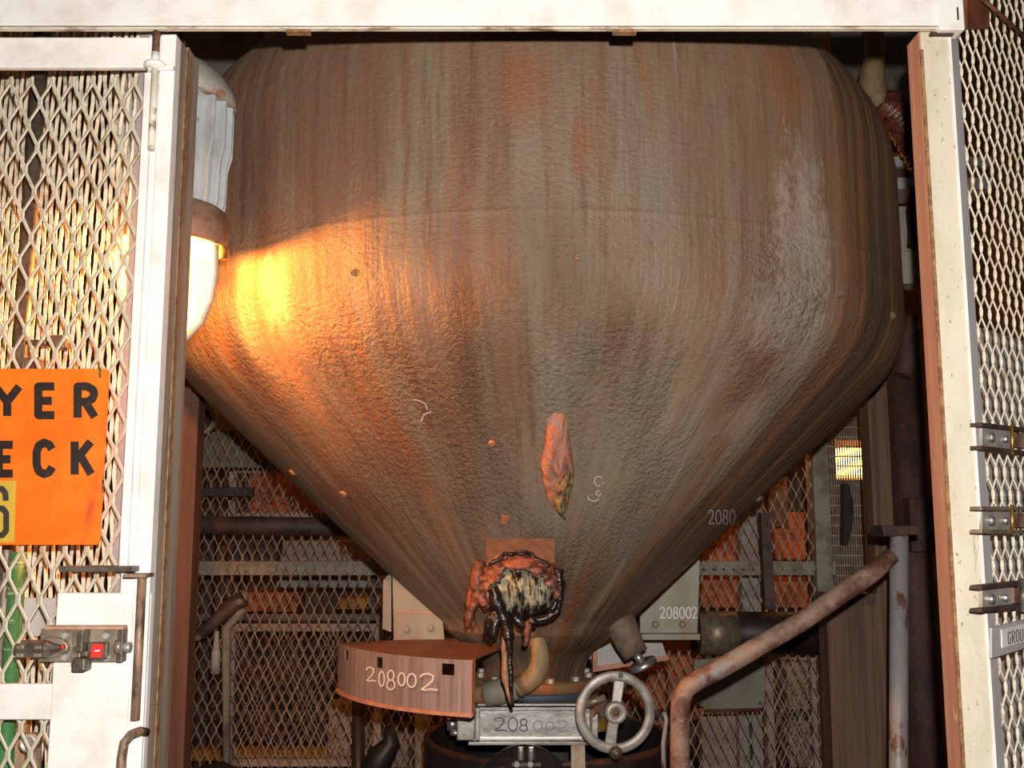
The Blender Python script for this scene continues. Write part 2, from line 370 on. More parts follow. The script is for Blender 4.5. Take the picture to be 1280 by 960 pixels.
# ------------------------------------------------------------------ vessel material (stains with shapes of their own, cone lightened by colour, in wrap-around coordinates)
def vessel_mat():
    m, nt, N, L, p = newmat('stained_vessel_coating')
    uv = N.new('ShaderNodeUVMap').outputs[0]
    base = mixc(nt, ramp(nt, noise_n(nt, uv, 1, 6, .6, (11, 1.0, 1)), .38, .66), S(125, 108, 88), S(121, 87, 64))
    base = mixc(nt, ramp(nt, noise_n(nt, uv, 1, 7, .7, (34, 2.2, 1)), .46, .68), base, S(105, 77, 57))
    base = mixc(nt, ramp(nt, noise_n(nt, uv, 1, 4, .6, (6.3, .8, 1)), .56, .72), base, S(134, 84, 48))
    base = mixc(nt, ramp(nt, noise_n(nt, uv, 1, 6, .7, (52, 1.4, 1)), .60, .72), base, S(143, 127, 113))
    base = mixc(nt, ramp(nt, noise_n(nt, uv, 1, 6, .7, (70, 60, 1)), .56, .74), base, S(98, 72, 53))
    warp = noise_n(nt, uv, 1, 7, .75, (22, 3.2, 1)); fine = noise_n(nt, uv, 1, 6, .7, (60, 36, 1))
    sep = N.new('ShaderNodeSeparateXYZ'); L.new(uv, sep.inputs[0])
    def blob(col, px, py, rx, ry, color, k=.9, lo=-.25, hi=1.35, fn=.9):
        u0, v0 = vuv(hit(px, py)[0]); u1 = abs(vuv(hit(px+rx, py)[0])[0]-u0); v1 = abs(vuv(hit(px, py+ry)[0])[1]-v0)
        a = math_n(nt, 'POWER', math_n(nt, 'ABSOLUTE', math_n(nt, 'DIVIDE', math_n(nt, 'SUBTRACT', sep.outputs[0], u0), max(u1, .01))), 2)
        b = math_n(nt, 'POWER', math_n(nt, 'ABSOLUTE', math_n(nt, 'DIVIDE', math_n(nt, 'SUBTRACT', sep.outputs[1], v0), max(v1, .01))), 2)
        d = math_n(nt, 'SUBTRACT', 1.0, math_n(nt, 'ADD', a, b))
        d = math_n(nt, 'ADD', d, math_n(nt, 'MULTIPLY', math_n(nt, 'SUBTRACT', warp, .5), 3.6))
        d = math_n(nt, 'ADD', d, math_n(nt, 'MULTIPLY', math_n(nt, 'SUBTRACT', fine, .5), fn*2))
        return mixc(nt, math_n(nt, 'MULTIPLY', ramp(nt, d, lo, hi), k), col, color)
    for args in [
        (400, 150, 130, 130, S(107, 77, 64), .7), (300, 180, 60, 150, S(96, 68, 57), .7),
        (880, 200, 120, 140, S(118, 101, 82), .5),
        (655, 105, 42, 70, S(134, 77, 42), .75), (590, 150, 16, 110, S(99, 60, 41), .7), (725, 180, 14, 50, S(136, 75, 39), .6),
        (1000, 215, 28, 60, S(154, 135, 121), .5), (1020, 300, 20, 90, S(151, 131, 120), .5), (975, 90, 40, 60, S(134, 84, 53), .6),
        (1072, 200, 20, 160, S(121, 75, 47), .7),
        (575, 400, 26, 170, S(94, 55, 34), .65), (500, 430, 30, 120, S(107, 62, 37), .55),
        (340, 360, 22, 60, S(176, 148, 115), .75), (300, 400, 16, 60, S(170, 143, 111), .7), (370, 480, 26, 70, S(161, 118, 85), .6),
        (960, 430, 46, 50, S(104, 65, 42), .85), (905, 500, 24, 44, S(107, 70, 47), .75), (1000, 430, 26, 60, S(158, 140, 126), .55), (930, 520, 30, 40, S(153, 135, 121), .5),
        (690, 480, 20, 60, S(143, 127, 111), .6), (835, 590, 26, 70, S(142, 123, 106), .5), (780, 680, 26, 50, S(143, 130, 118), .5),
        (880, 660, 50, 60, S(96, 67, 48), .6), (470, 560, 60, 70, S(125, 80, 58), .5), (440, 640, 60, 50, S(99, 60, 42), .6),
        (740, 560, 70, 120, S(116, 99, 78), .5), (1000, 560, 60, 60, S(89, 63, 48), .7)]:
        base = blob(base, *args)
    for args in [(770, 600, 110, 130, S(150, 136, 116), .5), (640, 640, 90, 90, S(140, 124, 104), .4), (1003, 290, 34, 150, S(168, 156, 146), .5, -.1, 1.2, 1.8), (975, 400, 40, 60, S(160, 148, 136), .45, -.1, 1.2, 1.8), (860, 480, 60, 120, S(144, 128, 108), .35)]:  # broad cone patches: paler coating, plus lightening painted in against the cone's shading
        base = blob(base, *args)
    # the right flank has lost its pale coating: brown and orange bands with a ragged border
    ub = math_n(nt, 'SUBTRACT', .635, math_n(nt, 'MULTIPLY', math_n(nt, 'MAXIMUM', math_n(nt, 'SUBTRACT', .1, sep.outputs[1]), 0.0), .60))
    du = math_n(nt, 'ADD', math_n(nt, 'SUBTRACT', sep.outputs[0], ub), math_n(nt, 'MULTIPLY', math_n(nt, 'SUBTRACT', noise_n(nt, uv, 1, 5, .6, (5, 5, 1)), .5), .10))
    band = mixc(nt, ramp(nt, noise_n(nt, uv, 1, 6, .65, (26, .7, 1)), .42, .62), S(66, 50, 38), S(118, 78, 50))
    band = mixc(nt, ramp(nt, noise_n(nt, uv, 1, 6, .65, (60, 1.0, 1)), .5, .66), band, S(88, 78, 64))
    base = mixc(nt, math_n(nt, 'MULTIPLY', ramp(nt, du, -.004, .02), .85), base, band)
    # the dark hole, its shade painted on as a flat spot
    base = blob(base, 444, 341, 8, 5, S(35, 22, 17), 1, .4, .6, .15)
    L.new(base, p.inputs['Base Color']); p.inputs['Roughness'].default_value = .5; p.inputs['Diffuse Roughness'].default_value = .35
    lump = ramp(nt, noise_n(nt, uv, 1, 3, .5, (4.5, 3, 1)), .38, .62)
    low = ramp(nt, sep.outputs[1], .75, .35)
    h1 = math_n(nt, 'MULTIPLY', noise_n(nt, uv, 1, 4, .65, (88, 104, 1)), math_n(nt, 'ADD', math_n(nt, 'MULTIPLY', math_n(nt, 'MULTIPLY', lump, low), 1.0), .22))
    h = math_n(nt, 'ADD', h1, math_n(nt, 'MULTIPLY', noise_n(nt, uv, 1, 5, .6, (26, 1.5, 1)), .5))
    bump_n(nt, p, h, 1., .017)
    return m

# ------------------------------------------------------------------ vessel
V = thing('process_vessel', 'large rust-streaked grey-brown cone-bottomed vessel filling the gate opening', 'vessel', (VX, VY, EYE-.48))
def lathe_uv(pr, n=144):
    mb = MB(); mb.uv = []
    vs = []; fs = []
    for (r, z) in pr:
        for k in range(n+1):
            a = -math.pi+2*math.pi*k/n
            vs.append((VX+r*math.sin(a), VY-r*math.cos(a), EYE+z)); mb.uv.append((a*.9, z))
    for i in range(len(pr)-1):
        for k in range(n): fs.append((i*(n+1)+k, (i+1)*(n+1)+k, (i+1)*(n+1)+k+1, i*(n+1)+k+1))
    return mb.add(vs, fs, True)
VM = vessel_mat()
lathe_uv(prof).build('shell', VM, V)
lathe_uv([(rb-.012, ZB-.006)]+NECK, 96).build('neck', VM, V)
FZ = Z(862, VY-.175)
mb = MB().lathe([(.12, .012), (.176, .012), (.178, .009), (.178, -.012), (.176, -.014), (.12, -.014)], (VX, VY, FZ), 64)
mb.build('flange', 'flangerust', V, 'rusty bolted flange at the foot of the vessel')
MB().lathe([(.12, 0), (.165, 0), (.165, -.022), (.12, -.022)], (VX, VY, FZ-.014), 64).build('gasket', 'gasket', V)
MB().lathe([(.1, 0), (.178, 0), (.178, -.016), (.1, -.016)], (VX, VY, FZ-.036), 64).build('counter_flange', 'flangerust', V)
for k in range(12):
    a = math.radians(-90+15+30*k); x, y = VX+.155*math.cos(a), VY+.155*math.sin(a)
    bolt(V, (x, y, FZ+.012), (0, 0, 1), .011, .012, 'steeldull', 'flange_bolt')
    bolt(V, (x, y, FZ-.036), (0, 0, 1), .007, .026, 'steeldull', 'flange_stud', False)
# insulation pins
for (px, py, mt_) in [(430, 617, 'flangerust'), (615, 553, 'patch'), (948, 623, 'lagging'), (1050, 367, 'lagging'), (1115, 395, 'lagging'), (366, 590, 'flangerust'), (818, 630, 'flangerust'), (700, 776, 'flangerust'), (722, 322, 'flangerust')]:
    p, n = hit(px, py)
    bolt(V, p-n*.002, n, .0105 if px not in (615, 818, 722, 700) else .007, .009, mt_, 'insulation_pin', False, .35)
# small primer chip
p, n = hit(630, 648)
mb = MB(); q = [hit(px, py, .002)[0] for px, py in ((627, 643), (637, 644), (633, 655), (626, 654))]; mb.prism(q, n*.002); mb.build('primer_chip', 'patch', V)
# square primer patch behind the wrapped nozzle
mb = MB(); NX, NY = 8, 6
g = [[hit(608+85*i/NX, 672+44*j/NY, .003)[0] for i in range(NX+1)] for j in range(NY+1)]
mb.add([v for r in g for v in r], [(j*(NX+1)+i, (j+1)*(NX+1)+i, (j+1)*(NX+1)+i+1, j*(NX+1)+i+1) for j in range(NY) for i in range(NX)], True)
mb.build('primer_patch', 'patch', V, 'square orange primer patch above the wrapped nozzle')
# torn insulation lump
def lump(outline, hmax, peak, seed, rings=7):
    cx = sum(a for a, b in outline)/len(outline); cy = sum(b for a, b in outline)/len(outline); cx += peak[0]; cy += peak[1]
    n = len(outline); vs = []; fs = []
    for r in range(rings+1):
        t = 1-r/rings
        for k, (a, b) in enumerate(outline):
            px, py = cx+(a-cx)*t, cy+(b-cy)*t
            h = hmax*math.sqrt(max(0, 1-t**2.5))
            h *= 1+.55*(mnoise.noise(Vector((px*.13+seed, py*.09, r*.4))))
            p, nn = hit(px, py); vs.append(p+nn*(h-.002))
    for r in range(rings):
        for k in range(n): fs.append((r*n+k, r*n+(k+1) % n, (r+1)*n+(k+1) % n, (r+1)*n+k))
    return vs, fs
def dense(pts, m=4):
    out = []
    for i, a in enumerate(pts):
        b = pts[(i+1) % len(pts)]
        for k in range(m):
            t = k/m; out.append((a[0]+(b[0]-a[0])*t+random.uniform(-.8, .8), a[1]+(b[1]-a[1])*t+random.uniform(-.8, .8)))
    return out
t_o = dense([(693, 515), (684, 522), (680, 545), (674, 575), (677, 600), (683, 622), (690, 634), (706, 642), (711, 625), (717, 602), (719, 585), (714, 555), (710, 530), (704, 516)])
vs_, fs_ = lump(t_o, .030, (2, 8), 1.3)
MB().add(vs_, fs_, True).build('torn_insulation', 'torn', V, 'torn orange lump of insulation bulging from the cone')
t2 = dense([(697, 588), (708, 566), (718, 585), (716, 602), (710, 625), (705, 641), (692, 632), (688, 620), (694, 604)], 3)
vs_, fs_ = lump(t2, .047, (0, 4), 5.1)
MB().add(vs_, fs_, False).build('exposed_fibre', 'fibre', V, 'grey-green fibre showing in the torn insulation')
# chalk on the vessel
vm = lambda px, py: hit(px, py, .0012)[0]
ribbon(word_px('2080', 885, 919, 637, 655, .1), 1.0, vm).build('chalk_number', 'chalk', V)
ribbon([ell(748, 601, 5, 6, 60, 330), [(752, 604), (755, 603)], ell(742, 618, 8, 8, 170, 40), ell(748, 616, 3, 3, 0, 300)], 1.1, vm).build('chalk_scribble', 'chalk', V)
ribbon([ell(514, 510, 20, 11, 275, 370)[::1], [(539, 514), (530, 518), (526, 527)]], 1.0, vm).build('chalk_scribble', 'chalk', V)

# brackets welded to the cone
BY = 2.78
def plate(pxs, Y, t): return MB().prism([A(a, b, Y) for a, b in pxs], (0, t, 0))
b = plate([(490, 699), (553, 771), (556, 803), (492, 806)], BY, .014).build('support_bracket', 'plategrey', V, 'grey gusset plate under the left side of the cone', .002)
bolt(b, A(508, 786, BY), (0, -1, 0), .010, .009, 'plategrey', 'bolt'); bolt(b, A(538, 784, BY), (0, -1, 0), .010, .009, 'plategrey', 'bolt')
plate([(492, 765.4), (551, 765), (551, 766.4), (492, 766.8)], BY-.002, .004).build('weld_line', 'shroudlip', b)
MB().box(X(489, BY, 800), X(572, BY, 800), BY-.06, BY+.09, Z(808, BY), Z(802, BY)).build('foot_plate', 'shroudlip', b)
plate([(479, 726), (489, 714), (489, 790), (478, 786)], BY+.06, .014).build('support_bracket', 'plategrey', V, 'grey gusset plate partly hidden behind the left bracket')
b = plate([(875, 699), (872, 792), (800, 793), (800, 771)], BY, .014).build('support_bracket', 'plategrey', V, 'grey gusset plate chalked with a number, right of the cone', .002)
for px in (819, 853): bolt(b, A(px, 780.5, BY), (0, -1, 0), .010, .009, 'flangerust', 'bolt'); bolt(b, A(px, 780.5, BY-.008), (0, -1, 0), .005, .006, 'plategrey', 'bolt_end', False)
MB().box(X(800, BY, 790), X(873, BY, 790), BY-.03, BY+.03, Z(798.5, BY), Z(791, BY)).build('foot_plate', 'plategrey', b, None, .002)
ribbon(word_px('208002', 825, 872, 759, 773, .12), 1.35, lambda px, py: A(px, py, BY-.0015)).build('chalk_number', 'chalk', b)

# wrapped nozzle
wp, wn = hit(650, 728); ax = Vector((0, -1, -.22)).normalized(); ctr = wp+ax*.045
nz = MB()
nv = []; nf = []; NA, NR = 96, 22
for j in range(NR+1):
    ph = math.pi*j/NR
    for k in range(NA):
        th = 2*math.pi*k/NA
        x, y, z = math.sin(ph)*math.cos(th), -math.cos(ph), math.sin(ph)*math.sin(th)
        fold = math.sin(x*26+2*mnoise.noise(Vector((x*3, 0, z*1.5))))*.05*max(0, -y+.3)
        s = 1+fold+.10*mnoise.noise(Vector((x*4+3, y*4, z*3)))
        if z < -.3: s *= 1-.10*(-z-.3)+.12*mnoise.noise(Vector((x*9, y*3, 7)))
        nv.append(ctr+Vector((x*.086*s, y*.072*s, z*.080*s-.008)))
for j in range(NR):
    for k in range(NA): nf.append((j*NA+k, j*NA+(k+1) % NA, (j+1)*NA+(k+1) % NA, (j+1)*NA+k))
nz.add(nv, nf, True)
m, nt, N_, L_, p_ = newmat('cracked_paste'); tc = N_.new('ShaderNodeTexCoord').outputs['Object']
c = mixc(nt, ramp(nt, noise_n(nt, tc, 30, 4, .6, one), .4, .62), S(168, 162, 134), S(128, 124, 96))
c = mixc(nt, ramp(nt, noise_n(nt, tc, 1, 5, .7, (60, 30, 14)), .50, .57), c, S(34, 24, 20))
sp = N_.new('ShaderNodeSeparateXYZ'); L_.new(tc, sp.inputs[0])
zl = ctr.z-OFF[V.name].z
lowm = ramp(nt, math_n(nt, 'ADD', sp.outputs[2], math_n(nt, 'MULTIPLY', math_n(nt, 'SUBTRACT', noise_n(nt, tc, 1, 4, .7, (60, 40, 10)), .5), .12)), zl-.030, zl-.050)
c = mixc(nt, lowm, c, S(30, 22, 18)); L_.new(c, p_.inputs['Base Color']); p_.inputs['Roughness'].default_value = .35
bump_n(nt, p_, noise_n(nt, tc, 1, 4, .7, (90, 60, 24)), 1., .01)
WN = nz.build('wrapped_nozzle', m, V, 'bandaged nozzle stub oozing black tar on the cone front')
def arc_path(r, z_s, a0, a1, dy, wob, seed, n=26):
    out = []
    for i in range(n+1):
        a = math.radians(a0+(a1-a0)*i/n)
        out.append(ctr+Vector((r*math.cos(a), dy, r*z_s*math.sin(a)))+Vector([wob*mnoise.noise(Vector((a*4, seed, q))) for q in range(3)]))
    return out
hv = []; keep = {}; hf = []
for j in range(NR+1):
    ph = math.pi*j/NR
    for k in range(NA):
        th = 2*math.pi*k/NA
        x, y, z = math.sin(ph)*math.cos(th), -math.cos(ph), math.sin(ph)*math.sin(th)
        edge = .42*(1-abs(x)**2.2)-.55*abs(x)**3+.16*mnoise.noise(Vector((x*5, 3, 1)))
        keep[len(hv)] = (z > edge) or (y > .25 and z > -.5)
        s_ = 1.10+.050*math.sin((z-.35*x*x)*30+3*mnoise.noise(Vector((x*2, y*2, 4))))+.10*mnoise.noise(Vector((x*5+9, y*5, z*5)))
        hv.append(ctr+Vector((x*.088*s_, y*.074*s_, z*.082*s_-.006)))
for j in range(NR):
    for k in range(NA):
        f4 = (j*NA+k, j*NA+(k+1) % NA, (j+1)*NA+(k+1) % NA, (j+1)*NA+k)
        if all(keep[i] for i in f4): hf.append(f4)
HOOD = MB().add(hv, hf, True).build('bandage_hood', 'bandage', WN, 'tarred brown bandage hood over the nozzle')
sd = HOOD.modifiers.new('thickness', 'SOLIDIFY'); sd.thickness = .006
for q, (r, dy, a0, a1, tr, mt_) in enumerate([(.094, .010, -40, 30, .011, 'tar'), (.096, .030, 150, 215, .012, 'bandage'), (.090, -.030, 165, 205, .010, 'bandage'), (.088, -.045, 40, 140, .005, 'tar'), (.095, -.02, 25, 150, .005, 'bandage')]):
    MB().tube(arc_path(r, .98, a0, a1, dy, .010, q*3.1, 40), [tr*(1+.30*mnoise.noise(Vector((i*.22, q, 1)))) for i in range(41)], 8).build('bandage_wrap', mt_, WN)
def strand(pxs, dy, rs, mat, name='tar_drip', wob=.004, label=None):
    pts = []
    for (px, py) in pxs: pts.append(A(px, py, ctr.y+dy))
    P = []; R_ = []
    for i in range(len(pts)-1):
        for k in range(5):
            t = k/5; p = pts[i].lerp(pts[i+1], t); P.append(p+Vector([wob*mnoise.noise(p*60+Vector((q*9, 0, 0))) for q in range(3)]))
            R_.append((rs[i]*(1-t)+rs[i+1]*t)*(1+.4*mnoise.noise(p*90)))
    P.append(pts[-1]); R_.append(rs[-1]); return MB().tube(P, R_, 8).build(name, mat, WN, label)
strand([(600, 702), (595, 725), (598, 745), (588, 765), (583, 785)], -.02, [.012, .018, .016, .012, .006], 'flap', 'hanging_flap')
strand([(592, 730), (588, 752), (590, 772), (592, 786)], -.0, [.010, .012, .008, .004], 'flap', 'hanging_flap')
strand([(606, 735), (612, 752), (610, 760)], -.03, [.010, .009, .004], 'flap', 'hanging_flap')
strand([(617, 735), (622, 755), (628, 768), (634, 790), (636, 812)], -.075, [.014, .018, .016, .016, .010], 'tar')
strand([(625, 762), (613, 778), (606, 796)], -.07, [.012, .014, .004], 'tar')
strand([(622, 770), (617, 792), (613, 808)], -.08, [.010, .012, .003], 'tar')
strand([(633, 780), (637, 815), (638, 850), (641, 884)], -.08, [.012, .008, .006, .004], 'tar')
strand([(629, 776), (631, 815), (632, 850), (640, 880)], -.075, [.006, .0075, .008, .005], 'strip', 'hanging_strip', .001)
strand([(640, 770), (655, 782), (666, 776), (690, 770), (698, 760)], -.045, [.012, .014, .014, .010, .006], 'tar')
strand([(661, 778), (659, 795), (656, 808)], -.05, [.010, .009, .006], 'flap', 'hanging_flap')
strand([(697, 712), (700, 735), (698, 765)], -.03, [.012, .011, .006], 'tar')

# drain pipe with elbow
EY = 2.66
mb = MB().tube([A(669, 780, EY+.02), A(672, 800, EY), A(675.5, 818, EY-.005), A(675, 832, EY-.01), A(669, 845, EY-.012), A(658, 854, EY-.012), A(645, 858.5, EY-.012)], [.021, .022, .0245, .0265, .0265, .0265, .026], 16)
D = mb.build('drain_pipe', 'tanpipe', V, 'tan bent drain pipe in front of the neck')
MB().tube([A(648, 856, EY-.012), A(644, 859, EY-.012)], [.032, .032], 16).build('pipe_collar', 'tanpipe', D)
MB().tube([A(646, 860, EY-.01), A(628, 864, EY-.005), A(607, 868, EY)], [.029, .033, .033], 16).build('pipe_union', 'plategrey', D)
MB().tube([A(607, 868, EY), A(585, 868, EY+.03)], [.022, .022], 16).build('pipe_tail', 'flangerust', D)
# wrapped side nozzle at right with polished cap
NYR = 2.74
mb = MB().tube([A(768, 762, NYR+.05), A(778, 785, NYR), A(786, 803, NYR), A(795, 819, NYR-.01)], [.046, .042, .038, .034], 16)
SN = mb.build('side_nozzle', 'lagging', V, 'brown lagged nozzle sticking out under the right bracket')
axn = (A(795, 819, NYR)-A(778, 785, NYR)).normalized()
MB().tube([A(795, 817, NYR-.01), A(802, 828, NYR-.012)], [.012, .012], 12).build('nozzle_stem', 'steel', SN)
MB().lathe([(0, 0), (.028, 0), (.038, .004), (.040, .016), (.038, .019), (.028, .020), (0, .022)], A(801, 826, NYR-.012), 32, axn).build('nozzle_cap', 'steel', SN, 'polished steel cap')

# ------------------------------------------------------------------ sheet-metal ring covers under the brackets
SH = thing('ring_cover', 'curved brown sheet-metal cover chalked 208002 left of the valve', 'cover', (VX-.4, VY-.3, Z(880, 2.42)))
RS = .555; zt, zb = EYE-.318, EYE-.436
AL, AR = math.radians(200), math.radians(253.5)
def cyl(a, z, r=RS): return Vector((VX+r*math.cos(a), VY+r*math.sin(a), z))
def arcprism(a0, a1, r0, r1, z0, z1, n):
    mb = MB(); vs = []
    for k in range(n+1):
        a = a0+(a1-a0)*k/n; vs += [cyl(a, z0, r0), cyl(a, z0, r1), cyl(a, z1, r1), cyl(a, z1, r0)]
    fs = [(0, 1, 2, 3), (4*n+3, 4*n+2, 4*n+1, 4*n)]
    for k in range(n):
        for e in range(4): fs.append((4*k+e, 4*k+4+e, 4*k+4+(e+1) % 4, 4*k+(e+1) % 4))
    return mb.add(vs, fs)
# side sheet with three square holes
holes = [(math.radians(208.5), .012), (math.radians(226), .012), (math.radians(247.6), .016)]
hz0, hz1 = zt-.036, zt-.010
mb = MB(); cuts = [AL]
for (a, hw) in holes: cuts += [a-hw/RS, a+hw/RS]
cuts.append(AR)
for i in range(len(cuts)-1):
    a0, a1 = cuts[i], cuts[i+1]; n = max(1, int((a1-a0)*24))
    if i % 2 == 0: src = arcprism(a0, a1, RS-.003, RS, zb, zt, n); mb.add(src.v, src.f)
    else:
        for (za, zc) in ((zb, hz0), (hz1, zt)): src = arcprism(a0, a1, RS-.003, RS, za, zc, n); mb.add(src.v, src.f)
SS = mb.build('side_sheet', 'shroudside', SH)
def arcmap(px, py):
    d = ray(px, py); d = d/d.y; a, b = 1.8, 2.9
    r_ = RS+.0012
    y = a
    while math.hypot(d.x*y-VX, y-VY) > r_ and y < 2.9: y += .004
    a, b = y-.004, y
    for _ in range(14):
        m_ = (a+b)/2
        if math.hypot(d.x*m_-VX, m_-VY) > r_: a = m_
        else: b = m_
    return CAM+d*a
ribbon(place(HAND['2'], 457, 470, 834, 852)+place(HAND['0'], 473, 481, 839, 858)+place(HAND['8'], 482, 495, 838, 862)+place(HAND['0'], 497, 507, 841, 857)+place(HAND['0'], 508, 521, 842, 859)+place(HAND['2'], 524, 547, 842, 863), 1.8, arcmap).build('chalk_number', 'chalk', SS)
arcprism(AL, AR, .26, RS-.003, zt-.003, zt, 16).build('top_sheet', 'shroudtop', SH)
arcprism(AL, AR, RS-.04, RS+.006, zb-.008, zb, 16).build('bottom_lip', 'shroudlip', SH)
e = cyl(AR, 0, 1)-Vector((VX, VY, 0)); e.z = 0
MB().prism([cyl(AR, zb-.008, RS+.006), cyl(AR, zt, RS+.002), cyl(AR, zt, RS-.02), cyl(AR, zb-.008, RS-.02)], (.004, -.002, 0)).build('end_edge', 'shroudlip', SH)
MB().tube([cyl(AR, zb-.004, RS+.004), cyl(AR, zb-.004, RS-.02)], .006, 8).build('corner_pin', 'shroudlip', SH)
# right cover, seen behind the side nozzle
RC = thing('ring_cover', 'grey box-shaped sheet cover behind the polished nozzle cap', 'cover', (X(785, 3.02, 820), 3.02, Z(835, 3.02)))
MB().prism([A(743, 806, 3.0), A(826, 798, 3.0), A(834, 822, 3.0), A(743, 837, 3.0)], (0, .16, 0)).build('side_sheet', 'paleback', RC)
MB().prism([A(741, 834, 2.995), A(836, 819, 2.995), A(836, 825, 2.995), A(741, 840, 2.995)], (0, .05, 0)).build('bottom_lip', 'shroudlip', RC)
MB().prism([A(741, 805, 2.995), A(747, 805, 2.995), A(747, 838, 2.995), A(741, 838, 2.995)], (0, .02, 0)).build('end_edge', 'shroudlip', RC)
MB().prism([A(722, 818, 3.1), A(745, 811, 3.1), A(745, 823, 3.1), A(722, 826, 3.1)], (0, .03, 0)).build('tie_plate', 'shroudlip', RC)

# ------------------------------------------------------------------ slide gate valve with handwheel
GY = 2.70
GV = thing('slide_gate_valve', 'bright steel slide gate valve with round handwheel under the vessel', 'valve', (X(665, GY, 930), GY, Z(931, GY)))
def pbox(x0, x1, y0, y1, Y, dep, name, mat, parent, label=None, bev=.002):
    ym = (y0+y1)/2
    return MB().box(X(x0, Y, ym), X(x1, Y, ym), Y, Y+dep, Z(y1, Y), Z(y0, Y)).build(name, mat, parent, label, bev)
body = pbox(597, 738, 886, 926, GY, .3, 'body', 'steel', GV)
pbox(596, 733, 879.5, 883, GY-.012, .3, 'top_rail', 'steel', GV); pbox(598, 733, 884, 888.5, GY-.01, .02, 'top_rail', 'steel', GV)
pbox(587, 745, 923.5, 926, GY-.012, .25, 'bottom_rail', 'steel', GV); pbox(585, 750, 927.5, 932, GY-.015, .25, 'bottom_rail', 'steel', GV)
pbox(571, 594, 887, 926, GY-.05, .22, 'end_block', 'steeldull', GV, None, .004)
pbox(594, 600, 885, 926, GY-.012, .1, 'end_flange', 'steeldull', GV)
MB().tube([A(572, 905, GY+.05), A(559, 905, GY+.05)], .017, 16).build('guide_pin', 'steel', GV)
MB().tube([A(576, 916, GY+.05), A(563, 916, GY+.05)], .008, 12).build('guide_pin', 'steel', GV)
pbox(727, 744, 887, 924, GY+.004, .2, 'end_plate', 'flangerust', GV)
ribbon(place(HAND['2'], 617, 634, 897, 914)+place(HAND['0'], 634, 648, 897, 914)+place(HAND['8'], 648, 661, 899, 914), 1.7, lambda px, py: A(px, py, GY-.0012)).build('marker_number', 'pencil', body)
ribbon(place(HAND['0'], 666, 679, 901, 914)+place(HAND['0'], 681, 693, 902, 914)+place(HAND['2'], 697, 712, 901, 914), 1.5, lambda px, py: A(px, py, GY-.0012)).build('marker_number', 'pencilfaint', body)
for px in (622, 690):
    pass
HY = 2.58; hc = A(769, 890, HY); HR = A(816, 890, HY).x-hc.x; hax = Vector((.10, -1, -.02)).normalized()
HW = MB().lathe([(HR*.9, -.006), (HR*1.03, -.007), (HR*1.07, -.003), (HR*1.07, .004), (HR*1.03, .008), (HR*.9, .008), (HR*.81, .006), (HR*.81, -.004), (HR*.9, -.006)], hc, 72, hax).build('handwheel', 'steeldull', GV, 'silver two-spoked handwheel')
def spoke(x0, y0, x1, y1, w0, w1):
    a, b_ = A(x0, y0, HY-.004), A(x1, y1, HY+.002); d = (b_-a).normalized(); s_ = d.cross(Vector((0, 1, 0))).normalized()
    MB().prism([a-s_*w0, a+s_*w0, b_+s_*w1, b_-s_*w1], (0, .012, 0)).build('spoke', 'steeldull', HW, None, .003)
spoke(770.5, 880, 775, 848, .012, .014); spoke(767.5, 899, 763, 931, .013, .014)
MB().lathe([(.011, -.02), (.026, -.02), (.028, .006), (.026, .016), (.022, .018), (.012, .018), (.011, .008), (0, .008)], hc, 32, hax).build('hub', 'steeldull', HW)
MB().lathe([(0, 0), (.0085, 0), (.0085, .004), (0, .004)], hc+hax*.010, 20, hax).build('hub_bore', 'brownbox', HW, 'rusty square-cut bore')
kp = A(766.5, 937, HY)
MB().lathe([(0, -.004), (.008, -.004), (.008, .012), (.012, .016), (.016, .026), (.016, .038), (.011, .048), (0, .051)], kp, 24, hax).build('spinner_knob', 'lockdark', HW, 'dark spinner knob')
bolt(HW, A(775.5, 844, HY-.006), hax, .0065, .005, 'lockdark', 'rivet', False)
sb = A(750, 907, GY-.005)
MB().tube([hc+Vector((0, .01, 0)), hc+Vector((-.02, .10, -.02)), sb+Vector((0, .05, 0))], .011, 12).build('stem', 'steeldull', GV)
MB().lathe([(0, 0), (.019, 0), (.019, .02), (0, .02)], A(757, 906, GY-.03), 6, (-1, -.2, 0), smooth=False).build('stem_nut', 'gold', GV, 'brassy hexagon nut')
MB().prism([A(741, 898, GY-.03), A(747, 892, GY-.03), A(747, 924, GY-.03), A(740, 919, GY-.03)], (0, .02, 0)).build('stop_tab', 'steel', GV)
MB().prism([A(729, 884, GY+.05), A(764, 876, GY+.05), A(764, 890, GY+.05), A(729, 892, GY+.05)], (0, .02, 0)).build('yoke_arm', 'brownbox', GV)
MB().tube([A(730, 881, GY+.02), A(757, 872, GY+.02)], .010, 12).build('yoke_rod', 'lockmetal', GV)

